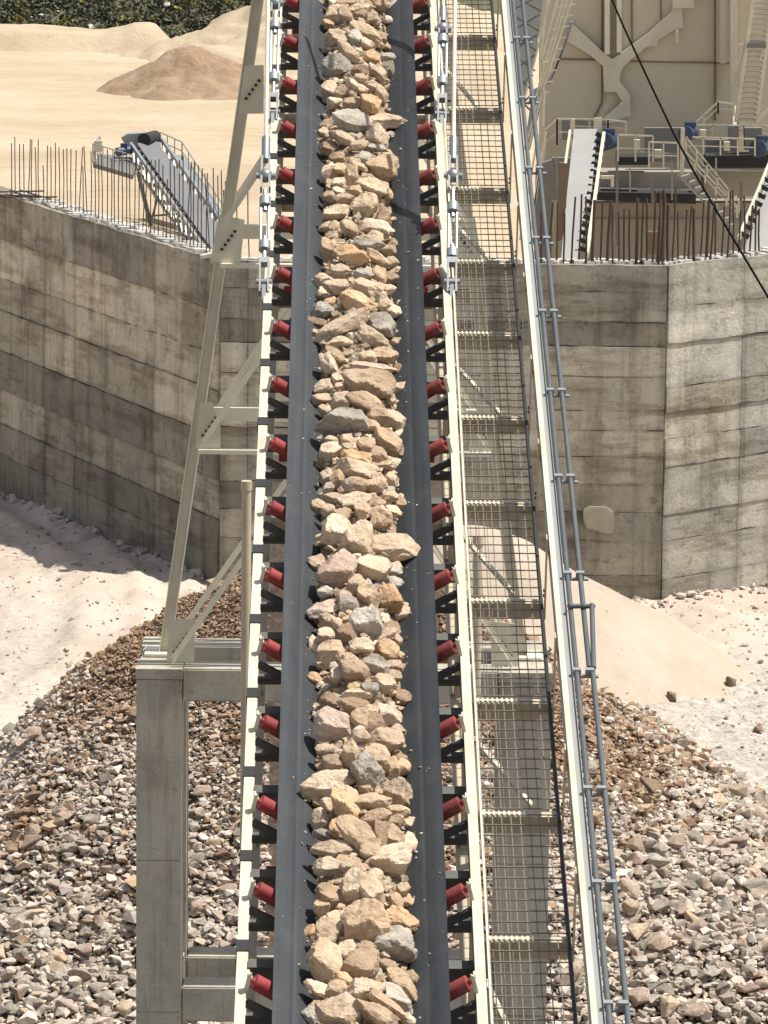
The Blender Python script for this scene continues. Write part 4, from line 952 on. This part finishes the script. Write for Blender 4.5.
mb = MB(); q = [at(93, 163, 196), at(133, 175, 193), at(139, 158, 199), at(100, 154, 201)]; mb.hexa([p-Vector((0,0,.2)) for p in q]+q); mb.build('platform', M['greyplate'], sc_)
mb = MB(); R_ = 1.0
def rail(mb, pts, h=.85, n=3, t=.045):
    for a, b in zip(pts, pts[1:]):
        for k in range(n+1): p = a.lerp(b, k/n); mb.bar(p, p+Vector((0, 0, h)), t, t)
        for hh in (h, h*.5): mb.bar(a+Vector((0,0,hh)), b+Vector((0,0,hh)), t, t)
rail(mb, [q[0], q[1]], .85, 4); rail(mb, [q[3], q[0]], .8, 3); rail(mb, [at(160, 150, 201), at(182, 160, 199)], .8, 3); rail(mb, [at(182, 160, 199), at(222, 222, 190.5)], .8, 6); mb.build('railing', M['galv'], sc_)
mb = MB(); w0, w1 = at(165, 156, 200.5), at(226, 244, 190); mb.hexa([w0, w0+Vector((.8,0,0)), w1+Vector((.8,0,0)), w1]+[p+Vector((0,0,.06)) for p in (w0, w0+Vector((.8,0,0)), w1+Vector((.8,0,0)), w1)]); mb.build('side_walkway', M['galv'], sc_)
mb = MB(); pb(mb, 138, 172, 151, 226, 194, 4); pb(mb, 150, 226, 158, 196, 193, 2.2); pb(mb, 150, 216, 178, 214, 193, 1.8); mb.build('support_leg', M['greyplate'], sc_)
mb = MB(); pl(mb, [(94, 141), (102, 141), (102, 152), (94, 152)], 196.2, .25); mb.build('control_box', M['white'], sc_)

# silo
si = thing('silo', 'huge beige steel silo with bolted Y shaped stiffener plates above the right wall', 'silo', at(640, 262, 212))
mb = MB(); pl(mb, [(545, -140), (733, -140), (733, 290), (545, 290)], 212, 9); mb.build('shell', M['sheet'], si)
mb = MB(); pl(mb, [(739, -140), (830, -140), (830, 290), (739, 290)], 216, 1.5); mb.build('side_wall', M['sheet'], si)
mb = MB()
for (x0, y0, x1, y1, w) in ((558, 59, 604, 60, 1.5), (630, 61, 731, 63, 1.6), (602, 62, 602, 102, 1.6), (602, 102, 594, 118, 1.5), (715, -60, 715, 120, 2), (602, -60, 602, 50, 1.6), (632, -60, 632, 44, 1.5), (661, -40, 661, 20, 1.2)): pbd(mb, x0, y0, x1, y1, 211.97, w, .16)
mb.build('seam', M['brown'], si)
mb = MB()
pl(mb, [(569, 22), (575, 26), (604, 53), (612, 59), (620, 54), (650, 32), (672, 11), (672, 2), (682, 2), (683, 28), (676, 29), (658, 40), (657, 46), (646, 47), (624, 66), (620, 74), (620, 82), (630, 94), (631, 116), (625, 117), (616, 122), (604, 124), (605, 117), (618, 106), (622, 101), (616, 92), (604, 92), (603, 66), (590, 55), (568, 42)], 211.6, .25)
mb.build('stiffener', M['sheetlight'], si)
mb = MB(); pl(mb, [(673, 8), (694, 8), (694, -6), (673, -6)], 211.3, .3); mb.build('cleat', M['sheetlight'], si)
mb = MB(); pbd(mb, 607, -60, 607, 54, 211.6, 5, .5); pbd(mb, 619, -60, 619, 52, 211.6, 5, .5); mb.build('column_pair', M['cream'], si)
mb = MB(); pbd(mb, 723, -60, 723, 63, 211.2, 6, .5); mb.build('downpipe', M['sheetlight'], si)
mb = MB(); pbd(mb, 734, -60, 734, 105, 211, 8, .6); pbd(mb, 744, 42, 728, 110, 211, 2, .1); pbd(mb, 732, 45, 748, 45, 210.8, 2, .1); mb.build('corner_column', M['cream'], si)
mb = MB(); pbd(mb, 677, 30, 677, 42, 211.2, 2.5, .2); mb.build('pipe_stub', M['sheetlight'], si)
# tank body and machine deck under the silo
tk = thing('machine_deck', 'railed machine deck with beige tanks and motors between silo and right wall', 'platform', at(650, 262, 206))
mb = MB(); pl(mb, [(592, 172), (694, 172), (694, 192), (592, 192)], 207.5, 2); pl(mb, [(704, 168), (790, 168), (790, 196), (704, 196)], 207.5, 2); mb.build('hopper', M['tankshell'], tk)
mb = MB(); pl(mb, [(592, 203), (790, 203), (790, 280), (592, 280)], 208.5, 2); pbd(mb, 592, 219, 740, 220, 208.4, 1, .08); mb.build('lower_shell', M['tankshell'], tk)
mb = MB(); pl(mb, [(590, 192), (696, 194), (696, 204), (590, 200)], 206, 2.3); pl(mb, [(706, 156), (790, 154), (790, 168), (706, 168)], 206.5, 1.6); pl(mb, [(617, 157), (650, 157), (650, 165), (617, 165)], 206.5, 1.6); mb.build('deck_beam', M['shade_and_steel'], tk)
for (x0, y0, x1, y1, Y) in ((645, 128, 684, 162, 208.5), (562, 120, 606, 140, 208.5), (552, 158, 573, 200, 208), (706, 140, 728, 154, 208), (729, 126, 739, 152, 207)):
    mb = MB(); pl(mb, [(x0, y0), (x1, y0), (x1, y1), (x0, y1)], Y, .5); mb.build('guard_plate', M['greyplate'], tk)
mb = MB(); pl(mb, [(745, 128), (762, 128), (762, 150), (745, 150)], 207, .8); mb.build('cabinet', M['greyplate'], tk)
for (x, y, r) in ((609, 141, .42), (690, 133, .36), (762, 148, .42)):
    mb = MB(); c = at(x, y, 205.5); mb.tube(c+Vector((-.25, -.5, 0)), c+Vector((.1, .6, 0)), r, 14); mb.box(c+Vector((-.25, -.3, r*.8)), c+Vector((.25, .3, r+.15))); mb.build('motor', M['blue'], tk, smooth=True)
def prail(mb, pts, Y, h, posts=True, t=1.6):
    for (x0, y0), (x1, y1) in zip(pts, pts[1:]):
        pb(mb, x0, y0, x1, y1, Y, t); pb(mb, x0, y0+h*.5, x1, y1+h*.5, Y, t*.75)
        n = max(1, int(math.hypot(x1-x0, y1-y0)/14))
        for k in range(n+1): f = k/n; pb(mb, x0+(x1-x0)*f, y0+(y1-y0)*f, x0+(x1-x0)*f, y0+(y1-y0)*f+h, Y, t)
for pts, Y, h in (([(545, 130), (557, 119), (571, 119)], 204.5, 26), ([(571, 119), (608, 120), (626, 122)], 206, 14), ([(618, 135), (653, 136)], 205, 26), ([(649, 142), (678, 143)], 204.5, 26), ([(686, 137), (755, 139)], 205, 17), ([(697, 125), (775, 126)], 208.5, 10), ([(686, 137), (739, 202)], 204, 12), ([(684, 150), (737, 208)], 203.2, 10)):
    mb = MB(); prail(mb, pts, Y, h); mb.build('railing', M['white'], tk)
mb = MB()
for k in range(9):
    x, y = 681+k*5.6, 177+k*6.2; pl(mb, [(x, y), (x+9, y-3), (x+11, y), (x+2, y+3.4)], 203.5, .5)
pb(mb, 678, 174, 728, 229, 203.4, 2); mb.build('stair_flight', M['palebelt'], tk)
mb = MB(); pl(mb, [(594, 118), (602, 118), (602, 136), (594, 136)], 205.5, .2); pl(mb, [(571, 119), (575, 119), (575, 134), (571, 134)], 205.5, .2); pl(mb, [(681, 128), (685, 128), (684, 174), (680, 174)], 204.8, .25); mb.build('gate_post', M['white'], tk)
for q_ in ((617, 150, 617, 246, 205.2, 2.5, .15), (652, 180, 653, 204, 205.2, 3, .2), (741, 180, 741, 255, 205, 3, .2)):
    mb = MB(); pbd(mb, *q_); mb.build('upright', M['greyplate'], tk)
for q_ in ((592, 188, 694, 190, 205.6, 1.2), (700, 170, 790, 171, 205.8, 1.6), (630, 166, 630, 192, 205.6, 1.4), (672, 160, 672, 200, 205.4, 1.2), (697, 140, 697, 168, 205.4, 1.4), (716, 158, 716, 200, 205.6, 1.8), (640, 152, 680, 154, 205.2, 1.1), (556, 150, 560, 245, 202, 1.4), (547, 160, 553, 250, 201, 1.4), (765, 168, 765, 200, 205.5, 2)):
    mb = MB(); pbd(mb, *q_, .1); mb.build('pipe', M['galv'], tk)
for (x0, y0, x1, y1) in ((655, 150, 662, 158), (634, 140, 640, 150), (724, 142, 730, 151), (700, 130, 706, 138), (579, 141, 585, 148)):
    mb = MB(); pl(mb, [(x0, y0), (x1, y0), (x1, y1), (x0, y1)], 205.3, .4); mb.build('junction_box', M['white'], tk)
mb = MB(); pl(mb, [(601, 176), (614, 176), (614, 187), (611, 187), (611, 179), (601, 179)], 204.5, .3); mb.build('step_bracket', M['cream'], tk)
mb = MB(); pl(mb, [(647, 232), (659, 232), (659, 254), (647, 254)], 203, .5); tag(mb.build('oil_drum', M['brown'], None), 'rusty brown box standing behind the rebar of right wall', 'box')
# pale belt conveyor that feeds it
fc = thing('feed_conveyor', 'pale dusty belt conveyor rising to the machine deck behind right wall rebar', 'conveyor', at(575, 262, 194))
mb = MB(); a = [at(561, 262, 192), at(578, 262, 192), at(597, 131, 203.5), at(574, 131, 203.5)]; mid_ = [at(567.5, 190, 197.5), at(592, 190, 197.5)]
mb.hexa([a[0], a[1], mid_[1], mid_[0]]+[p+Vector((0,0,.1)) for p in (a[0], a[1], mid_[1], mid_[0])]); mb.hexa([mid_[0], mid_[1], a[2], a[3]]+[p+Vector((0,0,.1)) for p in (mid_[0], mid_[1], a[2], a[3])]); mb.build('belt', M['palebelt'], fc)
mb = MB(); mb.bar(at(604, 134, 203), at(587, 255, 191.5), .14, .25); mb.bar(at(570, 132, 203), at(565, 168, 200), .1, .25); mb.build('side_frame', M['cream'], fc)
for k in range(16):
    mb = MB(); f = k/15; p = at(599, 136, 202.8).lerp(at(582, 250, 192), f); mb.bar(p+Vector((-.15, 0, .1)), p+Vector((.3, 0, -.05)), .1, .2); mb.build('idler', M['shade_and_steel'], fc)
mb = MB(); pl(mb, [(559, 162), (567, 164), (566, 225), (562, 240), (556, 242)], 196, .4); mb.build('skirt', M['brown'], fc)
# second one at the frame edge
f2 = thing('feed_conveyor', 'pale belt conveyor cut by right photo edge beside the stairs', 'conveyor', at(755, 262, 194))
mb = MB(); b_ = [at(741, 262, 192), at(766, 262, 192), at(793, 170, 199), at(768, 175, 199)]; mb.hexa(b_+[p+Vector((0,0,.1)) for p in b_]); mb.build('belt', M['palebelt'], f2)
mb = MB(); mb.bar(at(772, 158, 200), at(739, 238, 192), .12, .2); mb.build('side_frame', M['cream'], f2)
for k in range(10):
    mb = MB(); p = at(771, 166, 199.5).lerp(at(742, 236, 192.3), k/9); mb.bar(p+Vector((-.06, 0, .12)), p+Vector((.3, 0, -.05)), .12, .2); mb.build('idler', M['shade_and_steel'], f2)
# stairs far right
stt = thing('stair_tower', 'cream steel stairs with open treads rising beside the silo', 'stairs', at(752, 262, 209))
mb = MB()
pb(mb, 736, 122, 756, -20, 209, 3.5, .2); pb(mb, 757, 122, 775, -20, 209, 3, .2); pb(mb, 728, 110, 746, 40, 209.4, 1.6); pb(mb, 760, 60, 775, 20, 209, 2.5); pb(mb, 757, 122, 770, 108, 208.8, 3)
mb.build('stringer', M['cream'], stt)
mb = MB()
for k in range(27):
    y = 121-k*5.2; f = (121-y)/141; x = 739+18*f; pl(mb, [(x, y), (x+17, y), (x+18, y-2.3), (x+1, y-2.3)], 209.1-.0*k, .35)
mb.build('tread', M['white'], stt)
mb = MB(); pl(mb, [(748, 43), (766, 43), (766, 48), (747, 48)], 208.8, 1); mb.build('landing', M['greyplate'], stt)
mb = MB(); prail(mb, [(690, 128), (718, 102), (734, 104)], 208.8, 12); mb.build('railing', M['cream'], stt)

# gallery with white rails left of the silo
ga = thing('conveyor_gallery', 'sloping conveyor gallery with white pipe rails left of the silo', 'gallery', at(540, 262, 190))
mb = MB()
for (x0, y0, x1, y1, t) in ((575, -10, 545, 84, 2), (570, -10, 541, 88, 1.4), (566, -10, 536, 96, 1.4), (560, -10, 541, 62, 2), (552, -10, 530, 80, 1.6), (549, -10, 540, 60, 2), (545, 82, 528, 150, 1.6), (541, 88, 525, 150, 1.3), (546, 132, 533, 215, 1.8), (543, 126, 545, 90, 2), (541, 150, 530, 240, 1.8), (541, 62, 549, 62, 2), (522, 110, 530, 75, 1.8), (538, 135, 520, 240, 2)):
    pb(mb, x0, y0, x1, y1, 190, t)
for k in range(9): x, y = 573-k*3.3, 4+k*11; pb(mb, x-16+k*.6, y+3, x+3, y, 190, 1.3)
mb.build('railing', M['white'], ga)
mb = MB(); pl(mb, [(508, -20), (545, -20), (536, 60), (520, 110), (512, 110)], 193, .4); mb.build('deck_plate', M['galv'], ga)
mb = MB()
for k in range(6): y = -5+k*20; pb(mb, 511+k*.8, y, 541-k*2, y+16, 191.5, 1.8); pb(mb, 541-k*2, y, 511+k*.8, y+16, 191.5, 1.6)
mb.build('lattice', M['darksteel'], ga)
mb = MB(); pl(mb, [(556, 70), (570, 22), (573, 22), (566, 46), (549, 85), (545, 84)], 190.6, .3); pl(mb, [(533, 90), (545, 84), (540, 110), (530, 150), (524, 150)], 190.6, .3); mb.build('walk_plate', M['tray'], ga)
mb = MB(); pl(mb, [(536, 165), (552, 160), (552, 270), (534, 270)], 200, .5); mb.build('side_panel', M['greyplate'], ga)

# ------------------------------------------------------------------ light
AZ, EL = math.radians(-3), math.radians(66)
sv = Vector((math.cos(AZ)*math.cos(EL), math.sin(AZ)*math.cos(EL), math.sin(EL)))
w = bpy.data.worlds.new('World'); sc.world = w; w.use_nodes = True; nt = w.node_tree
sky = nt.nodes.new('ShaderNodeTexSky'); sky.sky_type = 'NISHITA'; sky.sun_disc = False; sky.sun_elevation = EL; sky.sun_rotation = PI/2-AZ
hs = nt.nodes.new('ShaderNodeHueSaturation'); hs.inputs['Saturation'].default_value = .45; nt.links.new(sky.outputs[0], hs.inputs['Color']); nt.links.new(hs.outputs[0], nt.nodes['Background'].inputs[0]); nt.nodes['Background'].inputs[1].default_value = .105
sl = bpy.data.lights.new('sun', 'SUN'); sl.energy = 4.7; sl.angle = math.radians(.5); sl.color = (1, .95, .86)
so = bpy.data.objects.new('sun', sl); COL.objects.link(so); so.rotation_euler = sv.to_track_quat('Z', 'Y').to_euler(); so.location = (20, 40, 60)
sc.view_settings.view_transform = 'Standard'; sc.view_settings.look = 'None'; sc.view_settings.gamma = 1; sc.view_settings.exposure = .5; sc.view_settings.use_curve_mapping = False
sc.cycles.max_bounces = 6
